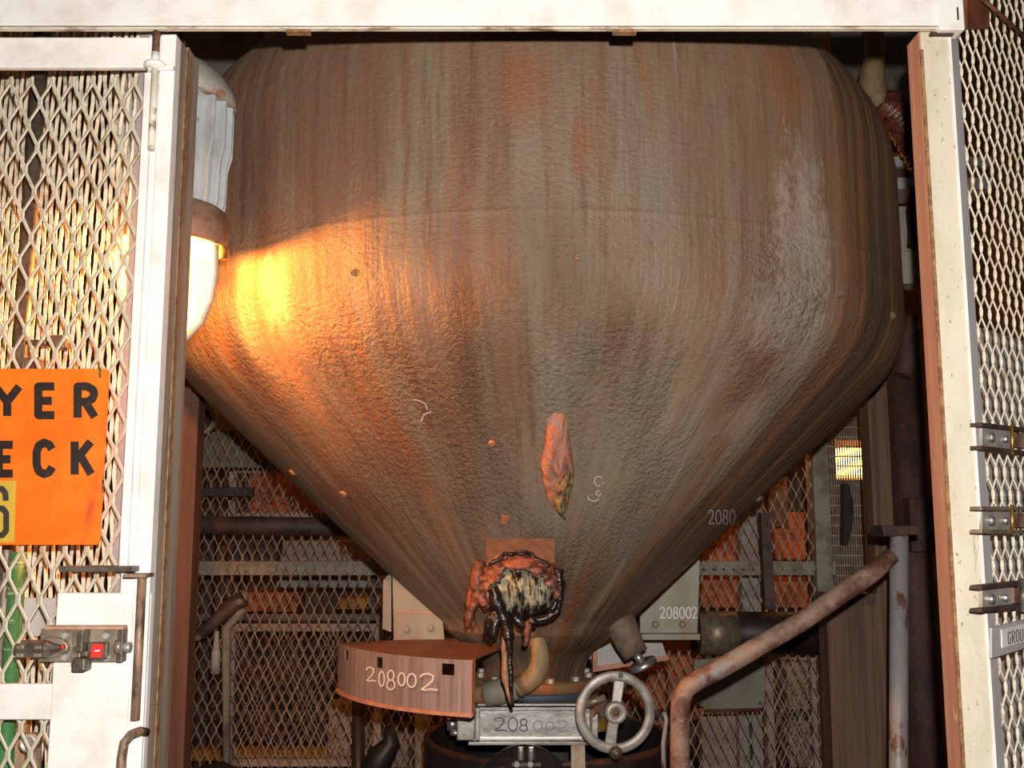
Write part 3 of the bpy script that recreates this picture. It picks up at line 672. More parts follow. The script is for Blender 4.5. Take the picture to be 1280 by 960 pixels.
# black tub and smoky boot below
TB = thing('black_tub', 'round black tub with an orange-tinted rim below the gate valve', 'tub', (VX+.02, 2.93, .4))
tz = Z(917, 3.0); tr = .353; tcx, tcy = X(684, 3.0, 917), 3.0
MB().lathe([(tr-.02, tz-EYE), (tr-.025, -1.0), (tr-.03, -1.05), (tr, -1.05), (tr, tz-EYE-.012)], (tcx, tcy, EYE), 64).build('wall', 'rubber', TB)
MB().torus((tcx, tcy, tz-.006), (0, 0, 1), tr-.006, .010, 64, 8).build('rim', 'rubberrim', TB)
MB().lathe([(0, 0), (tr-.03, 0), (tr-.03, .01), (0, .01)], (tcx, tcy, EYE-1.04), 48).build('bottom', 'rubber', TB)
BT = thing('sight_dome', 'smoky dark round dome hanging below the gate valve', 'dome', A(656, 1010, 2.58))
dc = A(656, 992, 2.61)
MB().lathe([(.112, -.012), (.117, -.006), (.117, .004), (.110, .012), (.095, .022), (.07, .032), (.035, .039), (0, .041)], dc, 48, (0, -1, .1)).build('dome', 'boot', BT)
for px in (651, 664):
    bolt(BT, A(px, 950, 2.568), (0, 0, 1), .008, .03, 'steel', 'clamp_screw', False)
for px in (646, 663): bolt(BT, A(px, 955, 2.565), (0, -1, 0), .009, .006, 'steel', 'clamp_nut')
MB().prism([A(640, 954, 2.575), A(676, 954, 2.575), A(676, 958, 2.575), A(640, 958, 2.575)], (0, .012, 0)).build('clamp_band', 'lockdark', BT)
MB().prism([A(714, 932, 2.63), A(731, 932, 2.63), A(733, 1010, 2.63), A(714, 1010, 2.63)], (0, .01, 0)).build('strap', 'fencegrey', BT)
# ------------------------------------------------------------------ hanging lamp at left
LY = 1.90; lx = X(207, LY, 400); LR = .114
LP = thing('industrial_lamp', 'lit grey finned lamp hanging behind the left gate stile', 'lamp', (lx, LY, Z(440, LY)))
zl_ = lambda py: Z(py, LY)-EYE
zt0, zf1, zf0, zc1, zc0, zg = zl_(78), zl_(128), zl_(268), zl_(262), zl_(308), zl_(432)
MB().lathe([(0, zt0+.01), (.035, zt0+.008), (.07, zt0-.012), (.098, zf1+.045), (.113, zf1+.018), (.117, zf1-.004), (.108, zf1-.006), (0, zf1-.006)], (lx, LY, EYE), 48).build('dome_cap', 'lampdome', LP, 'rust-stained domed cap')
MB().lathe([(0, zf1), (.092, zf1), (.094, zf1-.02), (.088, zf0+.03), (.083, zf0), (0, zf0)], (lx, LY, EYE), 48).build('housing', 'lampgrey', LP)
for k in range(20):
    a = 2*math.pi*k/20+.1; ca, sa = math.cos(a), math.sin(a)
    pr = [(.085, zf1-.006), (.113, zf1-.010), (.113, (zf1+zf0)/2+.015), (.105, (zf1+zf0)/2-.02), (.103, zf0+.02), (.096, zf0+.002), (.085, zf0+.002)]
    tw = Vector((-sa, ca, 0))*.007
    MB().prism([Vector((lx+r*ca, LY+r*sa, EYE+z))-tw for r, z in pr], tw).build('cooling_fin', 'lampgrey', LP, None, .0015)
MB().lathe([(0, zc1), (.098, zc1), (.108, zc1-.008), (.110, zc0+.012), (.106, zc0), (.096, zc0-.002), (.09, zc0+.01), (0, zc0+.01)], (lx, LY, EYE), 48).build('collar', 'lampcollar', LP, 'rusty collar above the glass')
GL = MB().lathe([(.088, zc0+.008), (.090, zc0-.02), (.088, zc0-.07), (.078, zc0-.115), (.060, zc0-.148), (.036, zc0-.168), (0, zc0-.176)], (lx, LY, EYE), 40).build('globe', 'globe', LP, 'glowing glass globe')
lb = bpy.data.lights.new('lamp_bulb', 'POINT'); lb.energy = LAMP_W; lb.color = LAMP_COL; lb.shadow_soft_size = .018
lbo = bpy.data.objects.new('lamp_bulb', lb); COL.objects.link(lbo); lbo.parent = LP; lbo.location = Vector((lx, LY, EYE+zc0-.026))-OFF[LP.name]
for k in range(4):
    a = math.radians(-12+90*k); ca, sa = math.cos(a), math.sin(a)
    pts = [(.100, zc0-.004), (.101, zc0-.06), (.094, zc0-.11), (.076, zc0-.155), (.045, zc0-.185), (0, zc0-.195)]
    MB().tube([Vector((lx+r*ca, LY+r*sa, EYE+z)) for r, z in pts], .006, 8).build('guard_bar', 'lampdome', LP)
    a += .2
    bolt(LP, (lx+.108*math.cos(a), LY+.108*math.sin(a), EYE+zc0-.026), (0, 0, 1), .009, .026, 'gold', 'guard_lug', False)
MB().tube([(lx, LY, EYE+zt0), (lx, LY, 4.2)], .014, 12).build('hanger_pipe', 'darkpipe', LP)

# ------------------------------------------------------------------ front frame: header, gate, jamb, post
GF = 1.57
HD = thing('header_beam', 'white painted steel beam across the top of the gate opening', 'beam', (X(600, 1.55, 30), 1.56, Z(40, 1.55)))
MB().box(X(-260, 1.55), X(1182, 1.545, 15), 1.545, 1.560, Z(31.5, 1.545), Z(-4, 1.545)).build('beam', 'white', HD, None, .002)
MB().box(X(-260, 1.55), X(1200, 1.55), 1.5475, 1.556, Z(33.2, 1.549), Z(31.3, 1.549)).build('groove_strip', 'rustline', HD)
MB().box(X(-260, 1.55), X(1206, 1.55), 1.547, 1.559, Z(35.5, 1.547), Z(33, 1.547)).build('guide_rail', 'whiterust', HD, 'chipped guide rail under the beam', .002)
MB().box(X(1174, 1.54, 20), X(1206, 1.54, 20), 1.541, 1.575, Z(37, 1.541), Z(-12, 1.541)).build('end_plate', 'white', HD, None, .002)
MB().box(X(1196, 1.541, 15), X(1198, 1.541, 15), 1.5402, 1.543, Z(23.5, 1.537), Z(7.5, 1.537)).build('slot', 'black', HD)
for px in (372, 781):
    MB().box(X(px-15, 1.55, 40), X(px+15, 1.55, 40), 1.549, 1.562, Z(39.5, 1.548), Z(35, 1.548)).build('guide_tab', 'rustline', HD)
MB().box(X(766, 1.54, 15), X(796, 1.54, 15), 1.5435, 1.546, Z(29, 1.5435), Z(-4, 1.5435)).build('splice_plate', 'white', HD)
MB().box(X(1168, 1.54, 45), X(1197, 1.54, 45), 1.552, 1.560, Z(43, 1.552), Z(39.5, 1.552)).build('rail_stop', 'darkrust', HD)

GT = thing('mesh_gate', 'white steel gate leaf with diamond mesh and orange sign at left', 'gate', (X(60, GF), GF, .02))
zbot = .06
MB().box(X(162, GF), X(200, GF), GF+.004, GF+.058, zbot, Z(43, GF)).build('stile', 'white', GT, None, .002)
MB().box(X(161.5, GF), X(172, GF), GF-.005, GF+.02, Z(712, GF), Z(92, GF)).build('stile_strip', 'white', GT, None, .0015)
MB().box(X(181.5, GF), X(201, GF), GF-.006, GF+.02, zbot, Z(45, GF)).build('stile_strip', 'white', GT, None, .0015)
MB().box(X(200, GF), X(201.6, GF), GF+.050, GF+.0595, zbot, Z(43, GF)).build('rust_seam', 'rustline', GT)
MB().box(X(200, GF)-.012, X(200.4, GF), GF-.003, GF+.0575, zbot, Z(44, GF)).build('stile_side', 'jamb', GT, 'weathered inner side of the stile')
MB().box(X(-190, GF), X(182, GF), GF+.001, GF+.014, Z(84, GF), Z(46, GF)).build('top_rail', 'white', GT, None, .002)
MB().box(X(65, GF, 850), X(184, GF, 850), GF, GF+.012, zbot, Z(741, GF)).build('lock_plate', 'white', GT, None, .002)
MB().box(X(-190, GF), X(67, GF, 850), GF+.001, GF+.012, Z(900, GF), Z(855, GF)).build('middle_rail', 'white', GT, None, .002)
MB().box(X(-200, GF), X(-160, GF), GF, GF+.05, zbot, Z(45, GF)).build('hinge_stile', 'white', GT, None, .002)
MB().box(X(-190, GF), X(66, GF, 900), GF+.001, GF+.04, zbot, zbot+.08).build('bottom_rail', 'white', GT, None, .002)
mx0, mx1 = X(-160, 1.59), X(166, 1.59)
mb = expanded(MB(), (mx0-.003, 1.592, EYE), (1, 0, 0), (0, -1, 0), mx1-mx0+.01, .1, Z(76, 1.59), .0345, .0775, .0055, .003, .0025)
mb.build('expanded_mesh', 'mesh', GT)
# slide bolts and pull on the stile
rx = X(182, GF-.01)
MB().tube([(X(177, GF), GF-.012, Z(34, GF)), (X(177, GF), GF-.012, Z(70, GF))], .0062, 12).build('bolt_rod', 'rodbrown', GT, 'rusty upper end of the slide bolt')
MB().tube([(X(177, GF), GF-.012, Z(70, GF)), (X(177, GF), GF-.012, Z(90, GF))], .0066, 12).build('bolt_sleeve', 'white', GT)
MB().lathe([(0, 0), (.017, 0), (.018, .002), (.018, .006), (.016, .008), (0, .008)], (X(177.5, GF), GF-.012, Z(89, GF)), 24).build('guide_washer', 'white', GT)
MB().box(X(177.5, GF)-.012, X(177.5, GF)+.03, GF-.012, GF+.004, Z(91, GF), Z(86, GF)).build('guide_bracket', 'white', GT)
MB().tube([(X(177, GF), GF-.010, Z(90, GF)), (X(177, GF), GF-.010, Z(190, GF))], .0058, 12).build('bolt_rod', 'whiterust', GT, 'chipped white rod on the stile')
MB().box(X(84, GF, 710), X(176, GF, 710), GF-.030, GF+.01, Z(715, GF-.03), Z(708, GF-.03)).build('shelf_bracket', 'lockdark', GT, 'dark steel shelf above the lock plate', .001)
MB().box(X(164, GF, 718), X(192, GF, 718), GF-.034, GF+.004, Z(722, GF-.03), Z(717, GF-.03)).build('guide_bracket', 'rod', GT, None, .001)
rx2 = X(174, GF-.016, 810)
MB().tube([(rx2, GF-.018, Z(719, GF-.018)), (rx2, GF-.018, Z(900, GF-.018))], .0068, 12).build('bolt_rod', 'rod', GT, 'scratched lower slide bolt rod')
MB().tube([(X(181, GF, 915), GF+.004, Z(916, GF)), (X(181, GF, 915), GF-.02, Z(914, GF-.02)), (X(175, GF, 915), GF-.036, Z(917, GF-.03)), (X(169, GF, 915), GF-.042, Z(926, GF-.03)), (X(167, GF, 915), GF-.042, Z(945, GF-.03)), (X(167, GF, 915), GF-.042, Z(1040, GF-.03)), (X(171, GF, 915), GF-.03, Z(1052, GF-.03)), (X(174, GF, 915), GF+.004, Z(1056, GF-.03))], .0068, 12).build('pull_handle', 'rod', GT, 'bent rod pull handle')
# jamb post
JB = thing('jamb_post', 'weathered grey jamb post behind the left gate stile', 'post', (X(210, 1.65), 1.66, 0))
MB().box(X(200.4, GF)-.035, X(200.4, GF), GF+.06, GF+.118, 0, Z(38, GF)).build('post', 'jamb', JB, None, .001)
MB().box(X(200.4, GF)-.006, X(200.4, GF)+.001, GF+.061, GF+.068, 0, Z(70, GF)).build('rust_seam', 'rustline', JB)
# right gate post
PT = thing('gate_post', 'cream painted steel post with pink inner edge at right of opening', 'post', (X(1195, GF), GF, 0))
MB().box(X(1177, GF), X(1215, GF), GF, GF+.05, 0, Z(39, GF)).build('post', 'cream', PT, None, .002)
MB().box(X(1177, GF)-.0025, X(1177, GF)+.0005, GF+.002, GF+.052, 0, Z(39, GF)).build('inner_face', 'pinkrust', PT, 'pink rust-streaked inner face')
MB().box(X(1177, GF)-.003, X(1177, GF)+.002, GF-.001, GF+.003, 0, Z(62, GF)).build('paint_edge', 'rustline', PT)
MB().box(X(1212, GF), X(1215.6, GF), GF-.001, GF+.004, 0, Z(39, GF)).build('edge_bead', 'white', PT)

# ------------------------------------------------------------------ sign
SY = 1.556
SG = thing('warning_sign', 'orange metal sign stencilled YER ECK wired to the left gate', 'sign', (X(50, SY, 680), SY, Z(681, SY)))
def zxp(px, py): return Vector((X(px, SY, 570), SY, Z(py, SY)))
x0, x1, z0, z1 = X(-60, SY, 570), X(131, SY, 570), Z(681, SY), Z(461, SY); cr = .007
pts = []
for (cx, cz, a0) in ((x1-cr, z1-cr, 0), (x0+cr, z1-cr, 90), (x0+cr, z0+cr, 180), (x1-cr, z0+cr, 270)):
    pts += [(cx+cr*math.cos(math.radians(a0+18*k)), SY, cz+cr*math.sin(math.radians(a0+18*k))) for k in range(6)]
MB().prism(pts, (0, .0018, 0)).build('plate', 'orange', SG)
def smap(px, py): return A(px, py, SY-.0008)
for ch, bx0, bx1, ya, yb in [('Y', -6, 24, 483, 520), ('E', 45, 68, 483, 519), ('R', 94, 119, 483, 520), ('E', -4, 16, 556, 592), ('C', 44, 66, 554, 592), ('K', 91, 114, 554, 591)]:
    ribbon(place(BLOCK[ch], bx0, bx1, ya, yb), 10.4, smap).build('stencil_letter', 'black', SG)
NP = MB().prism([A(-30, 601, SY-.0015), A(20, 601, SY-.0015), A(17.5, 678, SY-.0015), A(-32, 678, SY-.0015)], (0, .001, 0)).build('number_plate', 'yellow', SG, 'small yellow number plate')
ribbon(place(BLOCK['6'], -13, 10, 611, 669), 7.5, lambda a, b: A(a, b, SY-.0022)).build('number_six', 'darkdigit', NP)
for (px, py) in ((125, 470), (129, 610)):
    MB().tube([A(px, py-16, SY+.02), A(px, py-8, SY-.004), A(px, py, SY-.004), A(px, py+5, SY+.012)], .0016, 6).build('tie_wire', 'lockdark', SG)

# ------------------------------------------------------------------ interlock on the gate
KY = 1.542
LK = thing('interlock', 'bronzed metal interlock with red tag on the white lock plate', 'lock', (X(95, KY, 810), GF, Z(830, KY)))
def kb(x0, x1, y0, y1, f, d, name, mat, label=None, bev=.0012, parent=LK):
    return MB().box(X(x0, KY, 810), X(x1, KY, 810), f, f+d, Z(y1, KY), Z(y0, KY)).build(name, mat, parent, label, bev)
kb(45, 150, 787, 829, KY+.012, .016, 'back_plate', 'lockmetal')
kb(50, 150, 783.5, 788, KY+.008, .02, 'top_ledge', 'pinkrust')
kb(144, 151, 788, 829, KY+.006, .02, 'end_cheek', 'lockdark')
for (px, py) in ((82, 794.5), (133, 795), (81.6, 821.5), (134, 822)): bolt(LK, A(px, py, KY+.012), (0, -1, 0), .0055, .005, 'steeldull', 'cap_screw', False, .45)
mb = MB(); e_ = [(A(63, 810, KY+.004).x+.027*math.cos(t_*math.pi/12), KY+.002, A(63, 810, KY).z+.0155*math.sin(t_*math.pi/12)) for t_ in range(24)]; mb.prism(e_, (0, .012, 0)); mb.build('oval_boss', 'lockmetal', LK, None, .002)
MB().tube([A(20, 811, KY-.004), A(26, 811, KY-.004), A(28, 811, KY-.004), A(58, 811, KY-.004), A(76, 809.5, KY-.002)], [.008, .008, .0135, .0130, .004], 8, smooth=False).build('key_barrel', 'lockdark', LK)
for (xa, ya) in ((28, 804.5), (50, 804.5), (28, 814.5), (50, 814.5)): kb(xa, xa+9.5, ya, ya+5, KY-.021, .01, 'barrel_lug', 'lockmetal')
MB().lathe([(0, 0), (.0035, 0), (.003, .004), (0, .005)], A(79, 808.5, KY), 12, (0, -1, 0)).build('pin', 'redtag', LK)
kb(91, 102, 788, 832, KY-.004, .02, 'clamp_bar', 'lockmetal'); kb(101, 108, 787, 814, KY-.016, .03, 'clamp_arm', 'lockdark'); kb(95, 112, 821, 838, KY-.014, .028, 'clamp_foot', 'lockdark', None, .003)
kb(94, 104, 808, 815, KY-.008, .012, 'pivot_block', 'lockdark')
kb(109, 133, 803.5, 825, KY+.002, .012, 'tag_holder', 'lockdark')
TG = MB().prism([A(115, 805, KY), A(129, 805, KY), A(127, 822, KY), A(113, 822, KY)], (0, .003, 0)).build('red_tag', 'redtag', LK, 'small red tag with a white dash')
MB().prism([A(118, 813, KY-.0006), A(124.5, 812.6, KY-.0006), A(124.5, 814, KY-.0006), A(118, 814.4, KY-.0006)], (0, .0005, 0)).build('dash', 'whiteprint', TG)
MB().tube([A(145, 808.5, KY+.012), A(153, 808.5, KY+.012)], .0105, 16).build('plunger_collar', 'lockmetal', LK)
MB().tube([A(152, 809, KY+.012), A(163, 809, KY+.012), A(164, 809, KY+.012)], [.0078, .0078, .0066], 16).build('plunger', 'steeldull', LK)

# ------------------------------------------------------------------ oblique mesh panels on both sides
def oblique(org, ud, nd, length, stile, zlo, zhi, name, label, cat='fence', mm='mesh', swd=.0345, lwd=.0755, st=.0024, tilt=-.52, sw=.0052, rz=-.0009):
    ud = Vector((ud[0], ud[1], 0)).normalized(); nd = Vector((nd[0], nd[1], 0)).normalized(); org = Vector(org)
    T = thing(name, label, cat, (org.x, org.y, 0))
    M4 = Matrix(((ud.x, -nd.x, 0, org.x), (ud.y, -nd.y, 0, org.y), (0, 0, 1, 0), (0, 0, 0, 1)))
    MB().box(0, stile, 0, .04, zlo, zhi, M4).build('frame_stile', 'greyflat', T, None, .0015)
    MB().box(length-.04, length, 0, .04, zlo, zhi, M4).build('frame_stile', 'greyflat', T)
    MB().box(0, length, .001, .04, zlo, zlo+.05, M4).build('frame_rail', 'greyflat', T)
    MB().box(0, length, .001, .04, zhi-.05, zhi, M4).build('frame_rail', 'greyflat', T)
    expanded(MB(), org+ud*(stile-.012)-nd*.008, ud, nd, length-stile, zlo+.02, zhi-.02, swd, lwd, sw, st, rz, tilt, .2, 1.6 if rz < 0 else 1.1, .1 if rz < 0 else .42).build('expanded_mesh', mm, T)
    return T, M4
ro = Vector((X(1215.6, GF), GF+.004, 0)); rud = Vector((.734, .679, 0)); rnd = Vector((.679, -.734, 0))
RP, RM = oblique(ro, rud, rnd, .62, .036, .05, 2.75, 'side_fence', 'cream mesh fence angled back to the right of the cream post')
def rpl(px, py, lift=0.):       # pixel -> point on the right oblique panel
    d = ray(px, py); t = (ro-CAM+rnd*lift).dot(rnd)/d.dot(rnd); return CAM+d*t
MB().box(.045, .62, .075, .08, .06, rpl(1260, 395).z, RM).build('backing_sheet', 'greyflat', RP, 'pale grey sheet close behind the mesh')
def rq(pxs, lift, t, name, mat, parent, label=None, bev=0):
    return MB().prism([rpl(a, b, lift) for a, b in pxs], -rnd*t).build(name, mat, parent, label, bev)
GP = tag(rq([(1240, 785), (1330, 762), (1330, 795), (1240, 823)], .012, .004, 'ground_plate', 'greyflat', None), 'grey identification plate lettered GROUN on the angled mesh panel', 'plate')
OFF[GP.name] = OFF[GP.name]
GPI = rq([(1252, 787), (1300, 775), (1300, 796), (1253, 810)], .0135, .0014, 'label_face', 'white', GP)
for i, ch in enumerate('GROUN'):
    xx = 1260+i*5.0; yt = 790-(i*5)*.26
    ribbon(place(BLOCK[ch], xx, xx+3.6, yt, yt+14.5), 1.0, lambda a, b: rpl(a, b, .0142)).build('printed_letter', 'black', GPI)
cl_txt = ['rusty steel hasp, topmost of three on the right panel', 'bright steel hasp, middle one of three on the right panel', 'steel hasp with a polished roller, lowest of three on the right panel']
for i, cy in enumerate((545, 650, 749)):
    dy = lambda x: (x-1220)*(-.30*(cy-651)/105*.35)
    Q = lambda x, y: (x+8, cy+y+((651-cy)*.0011)*(x-1220)*1.0)
    c0 = rpl(*Q(1222, 16))
    C = thing('panel_hasp', cl_txt[i], 'hasp', c0, 'hasps on the right mesh panel')
    rq([Q(1220, -14), Q(1258, -14), Q(1258, 14), Q(1220, 14)], .006, .005, 'base_plate', 'steeldull', C)
    rq([Q(1219, -17), Q(1276, -17), Q(1276, -12), Q(1219, -12)], .020, .018, 'upper_flange', 'darkrust' if i != 1 else 'lockmetal', C, None, .001)
    rq([Q(1219, 12), Q(1278, 12), Q(1278, 17), Q(1219, 17)], .020, .018, 'lower_flange', 'darkrust' if i != 1 else 'lockmetal', C, None, .001)
    for sx in (1229, 1246): bolt(C, rpl(*Q(sx, 1), .006), rnd, .008 if sx < 1240 else .006, .007, 'steel', 'screw', False, .3)
    if i < 2: MB().tube([rpl(*Q(1257, -19), .022), rpl(*Q(1258, 18), .022)], .0028, 8).build('latch_pin', 'gold', C)
    else: MB().tube([rpl(*Q(1273, -20), .024), rpl(*Q(1274, 22), .024)], .0075, 12).build('roller', 'steel', C)
    rq([Q(1260, -9), Q(1290, -9), Q(1290, 9), Q(1260, 9)], .010, .006, 'strap', 'rustpipe', C)
# brown junction box and stay wire above the panel
MB_ = MB().prism([rpl(1209, -14, .012), rpl(1237, -14, .012), rpl(1237, 34, .012), rpl(1209, 34, .012)], -rnd*.01)
jb = MB_.build('junction_box', 'brownbox'); tag(jb, 'small brown junction box beside the header beam end', 'box')
tag(MB().tube([rpl(1230, 0, .03), rpl(1256, 23, .03), rpl(1295, 58, .03)], .0035, 8).build('stay_wire', 'rodbrown'), 'rusty stay wire crossing the top of the right mesh', 'wire')
lo_ = Vector((X(165, GF+.07), GF+.07, 0)); lud = Vector((-.85, .527, 0)); lnd = Vector((-.527, -.85, 0))
LP2, LM = oblique(lo_, lud, lnd, 1.05, .028, .05, Z(20, GF)+.5, 'side_fence', 'cream mesh fence angled back behind the left gate mesh', tilt=.52, sw=.006, rz=.003)
# conduit and fittings between gate and panel
cx_ = X(37, 1.71, 270)
CD = thing('conduit', 'dark grey conduit standing behind the left gate mesh', 'pipe', (cx_, 1.71, 0))
MB().tube([(cx_, 1.71, 0), (cx_, 1.71, 2.6)], .013, 12).build('pipe', 'lockdark', CD)
for (a, b, c_, d_) in ((30, 424, 58, 431), (60, 418, 80, 436), (28, 446, 50, 462)): MB().prism([A(a, b, 1.685), A(c_, b, 1.685), A(c_, d_, 1.685), A(a, d_, 1.685)], (0, .02, 0)).build('clamp', 'lockdark', CD, None, .004)
gx = X(20, 1.66, 740)
tag(MB().tube([(gx, 1.66, 0), (gx, 1.66, Z(690, 1.66))], .013, 16).build('green_pipe', 'green'), 'green pipe with pale bands low behind the left gate', 'pipe')
tag(MB().box(X(-60, 1.70, 800), X(68, 1.70, 800), 1.70, 1.715, Z(795, 1.70), Z(748, 1.70)).build('grey_plate', 'greyflat'), 'plain grey plate behind the mesh beside the lock', 'plate')
kn = thing('round_fitting', 'round metal fitting behind the lowest gate mesh', 'fitting', A(42, 940, 1.66))
MB().lathe([(0, 0), (.014, 0), (.014, .02), (.010, .022), (.008, .016), (0, .016)], A(42, 926, 1.66), 24, (0, -1, 0)).build('knob', 'steeldull', kn)
MB().tube([A(42, 926, 1.665), A(42, 1010, 1.665)], .012, 12).build('stem', 'lockmetal', kn)
MB().tube([A(20, 905, 1.72), A(20, 1010, 1.72)], .022, 12).build('pipe', 'tanpipe', kn)

# ------------------------------------------------------------------ vessel legs, pipes at right
lgx = X(229, 3.0, 720)
tag(MB().box(lgx-.027, lgx+.027, 2.99, 3.06, 0, EYE+.40).build('support_leg', 'leg', None, None, .003), 'brown square steel leg below the lamp at left', 'leg')
q = MB(); dpx = X(1143, 3.12, 700)
DPT = thing('pipe_stand', 'dark rust-crusted upright pipe beside the cream post', 'pipe', (dpx, 3.12, 0))
MB().tube([(dpx, 3.12, 0), (dpx, 3.12, Z(415, 3.12))], .052, 20).build('pipe', 'darkrust', DPT)
MB().box(dpx-.045, dpx+.045, 3.02, 3.08, Z(690, 3.03), Z(622, 3.03)).build('clamp_block', 'darkrust', DPT, None, .006)
(MB().tube([A(1128, 470, 3.05), A(1136, 450, 3.05), A(1133, 420, 3.05), A(1140, 395, 3.05)], [.03, .035, .03, .02], 12).build('rust_crust', 'darkrust', DPT, 'dark crust on top of the pipe'))
UB = MB().prism([A(1119, 314, 2.70), A(1160, 313, 2.70), A(1160, 355, 2.70), A(1121, 354, 2.70)], (0, .08, 0)).build('lug_bracket', 'plategrey', V, 'pale square lug at the right flank', .003)
MB().prism([A(1121, 258, 2.78), A(1146, 258, 2.78), A(1146, 315, 2.78), A(1121, 315, 2.78)], (0, .04, 0)).build('web', 'plategrey', UB)
MB().tube([A(1146, 235, 2.70), A(1143, 262, 2.69), A(1147, 290, 2.70), A(1144, 310, 2.71)], [.018, .022, .026, .022], 12).build('crust', 'darkrust', UB)
bm = thing('ceiling_beam', 'dark crossbeam with pale edges behind the lagged pipe', 'beam', A(1180, 235, 3.4))
MB().prism([A(1110, 208, 3.3), A(1240, 208, 3.3), A(1240, 222, 3.3), A(1110, 222, 3.3)], (0, .1, 0)).build('web', 'darkrust', bm)
MB().prism([A(1110, 196, 3.28), A(1240, 196, 3.28), A(1240, 208, 3.28), A(1110, 208, 3.28)], (0, .16, 0)).build('flange', 'paleback', bm)
MB().prism([A(1110, 222, 3.28), A(1240, 222, 3.28), A(1240, 236, 3.28), A(1110, 236, 3.28)], (0, .16, 0)).build('flange', 'paleback', bm)
# lagged pipe top right
UPY = 2.98
LG = thing('lagged_pipe', 'tan pipe with red-brown wrapped elbow at the upper right', 'pipe', A(1097, 140, UPY))
MB().tube([A(1093, -120, UPY), A(1093, 72, UPY), A(1093, 78, UPY)], [.030, .030, .032], 16).build('pipe', 'tanpipe', LG)
MB().tube([A(1092, 76, UPY), A(1090, 92, UPY), A(1090, 108, UPY), A(1095, 122, UPY-.005), A(1103, 134, UPY-.01)], [.034, .038, .041, .041, .038], 16).build('elbow', 'tanpipe', LG)
P = []; R_ = []
for i in range(41):
    t_ = i/40; pa = [(1098, 128), (1112, 135), (1128, 150), (1146, 178), (1160, 205)]; s_ = t_*4; k = min(3, int(s_)); f_ = s_-k
    P.append(A(pa[k][0]*(1-f_)+pa[k+1][0]*f_, pa[k][1]*(1-f_)+pa[k+1][1]*f_, UPY-.01+.03*t_)); R_.append((.042+.016*min(1, t_*3))*(1+.06*math.sin(i*2.2)))
MB().tube(P, R_, 20).build('wrapping', 'wrap', LG, 'glossy red-brown wrapping')
cp = thing('concrete_corbel', 'pale rough concrete corner behind the lagged pipe', 'corbel', A(1100, 150, 3.9))
MB().prism([A(1030, -340, 3.95), A(1180, -340, 3.95), A(1180, 195, 3.95), A(1105, 190, 3.95), A(1040, 120, 3.95)], (0, .3, 0)).build('block', 'concrete', cp)
cp2 = thing('concrete_corbel', 'grey rough concrete corner above the lamp dome', 'corbel', A(260, 110, 3.2))
MB().prism([A(200, -560, 3.2), A(330, -560, 3.2), A(330, 130, 3.2), A(200, 130, 3.2)], (0, .3, 0)).build('block', 'concrete', cp2)
# bent guard rail
RY = 2.48
GR = thing('guard_rail', 'worn grey bent pipe guard rail at lower right', 'rail', A(1125, 960, RY))
rr = .0225
MB().tube([A(1122, 1400, RY+.06), A(1124, 668, RY+.06)], rr, 20).build('upright', 'greypipe', GR)
MB().tube([A(1116, 694, RY+.05), A(1090, 716, RY+.045), A(1000, 778, RY+.02), A(900, 836, RY), A(872, 850, RY), A(858, 860, RY), A(851, 874, RY), A(850, 895, RY), A(848, 1400, RY)], [rr*.9]+[rr*1.05]*8, 16).build('diagonal', 'rustpipe', GR)
MB().prism([A(1103, 657, RY+.02), A(1150, 657, RY+.02), A(1150, 668, RY+.02), A(1105, 671, RY+.02)], (0, .09, 0)).build('cap_plate', 'darkrust', GR, None, .002)
MB().tube([A(830, 890, RY+.1), A(833, 900, RY+.1), A(829, 930, RY+.1), A(831, 1000, RY+.1)], .006, 8).build('side_cable', 'greypipe', GR)
# wide brown column at right rear with perforated screen beside it
bc = thing('brown_column', 'wide streaked brown column behind the guard rail', 'column', (X(1085, 3.35, 800), 3.35, 0))
MB().box(X(1037, 3.3, 850), X(1122, 3.3, 850), 3.3, 3.4, 0, Z(742, 3.3)).build('lower_panel', 'brownpanel', bc)
MB().box(X(1091, 3.3, 600), X(1135, 3.3, 600), 3.31, 3.4, Z(745, 3.3), Z(300, 3.3)).build('upper_panel', 'brownpanel', bc)
MB().prism([A(1063, 742, 3.29), A(1094, 742, 3.29), A(1094, 757, 3.29), A(1063, 757, 3.29)], (0, .05, 0)).build('ledge', 'darkpipe', bc)

# ------------------------------------------------------------------ rear fence
FY = 4.0
FN = thing('rear_fence', 'long expanded-metal fence behind the vessel', 'fence', (VX, FY, 0))
fx0, fx1 = X(150, FY), X(1036, FY)
expanded(MB(), (fx0, FY, EYE), (1, 0, 0), (0, -1, 0), fx1-fx0, .25, Z(520, FY), .0385, .082, .0042, .0028, .002).build('expanded_mesh', 'meshback', FN)
MB().box(fx0, fx1, FY+.012, FY+.04, Z(719, FY), Z(702, FY)).build('rail', 'fencegrey', FN)
for i in range(12):
    px = 880+i*12.5
    bolt(FN, A(px, 712, FY+.012), (0, -1, 0), .006, .003, 'black', 'rail_hole', False)
MB().box(fx0, fx1, FY+.012, FY+.03, Z(776, FY), Z(768, FY)).build('thin_rail', 'darkpipe', FN)
MB().box(X(1018, FY, 700), X(1038, FY, 700), FY-.03, FY+.03, 0, Z(480, FY)).build('post', 'fencegrey', FN, None, .002)
MB().box(X(160, FY, 700), X(172, FY, 700), FY-.03, FY+.03, 0, Z(480, FY)).build('post', 'fencegrey', FN, None, .002)
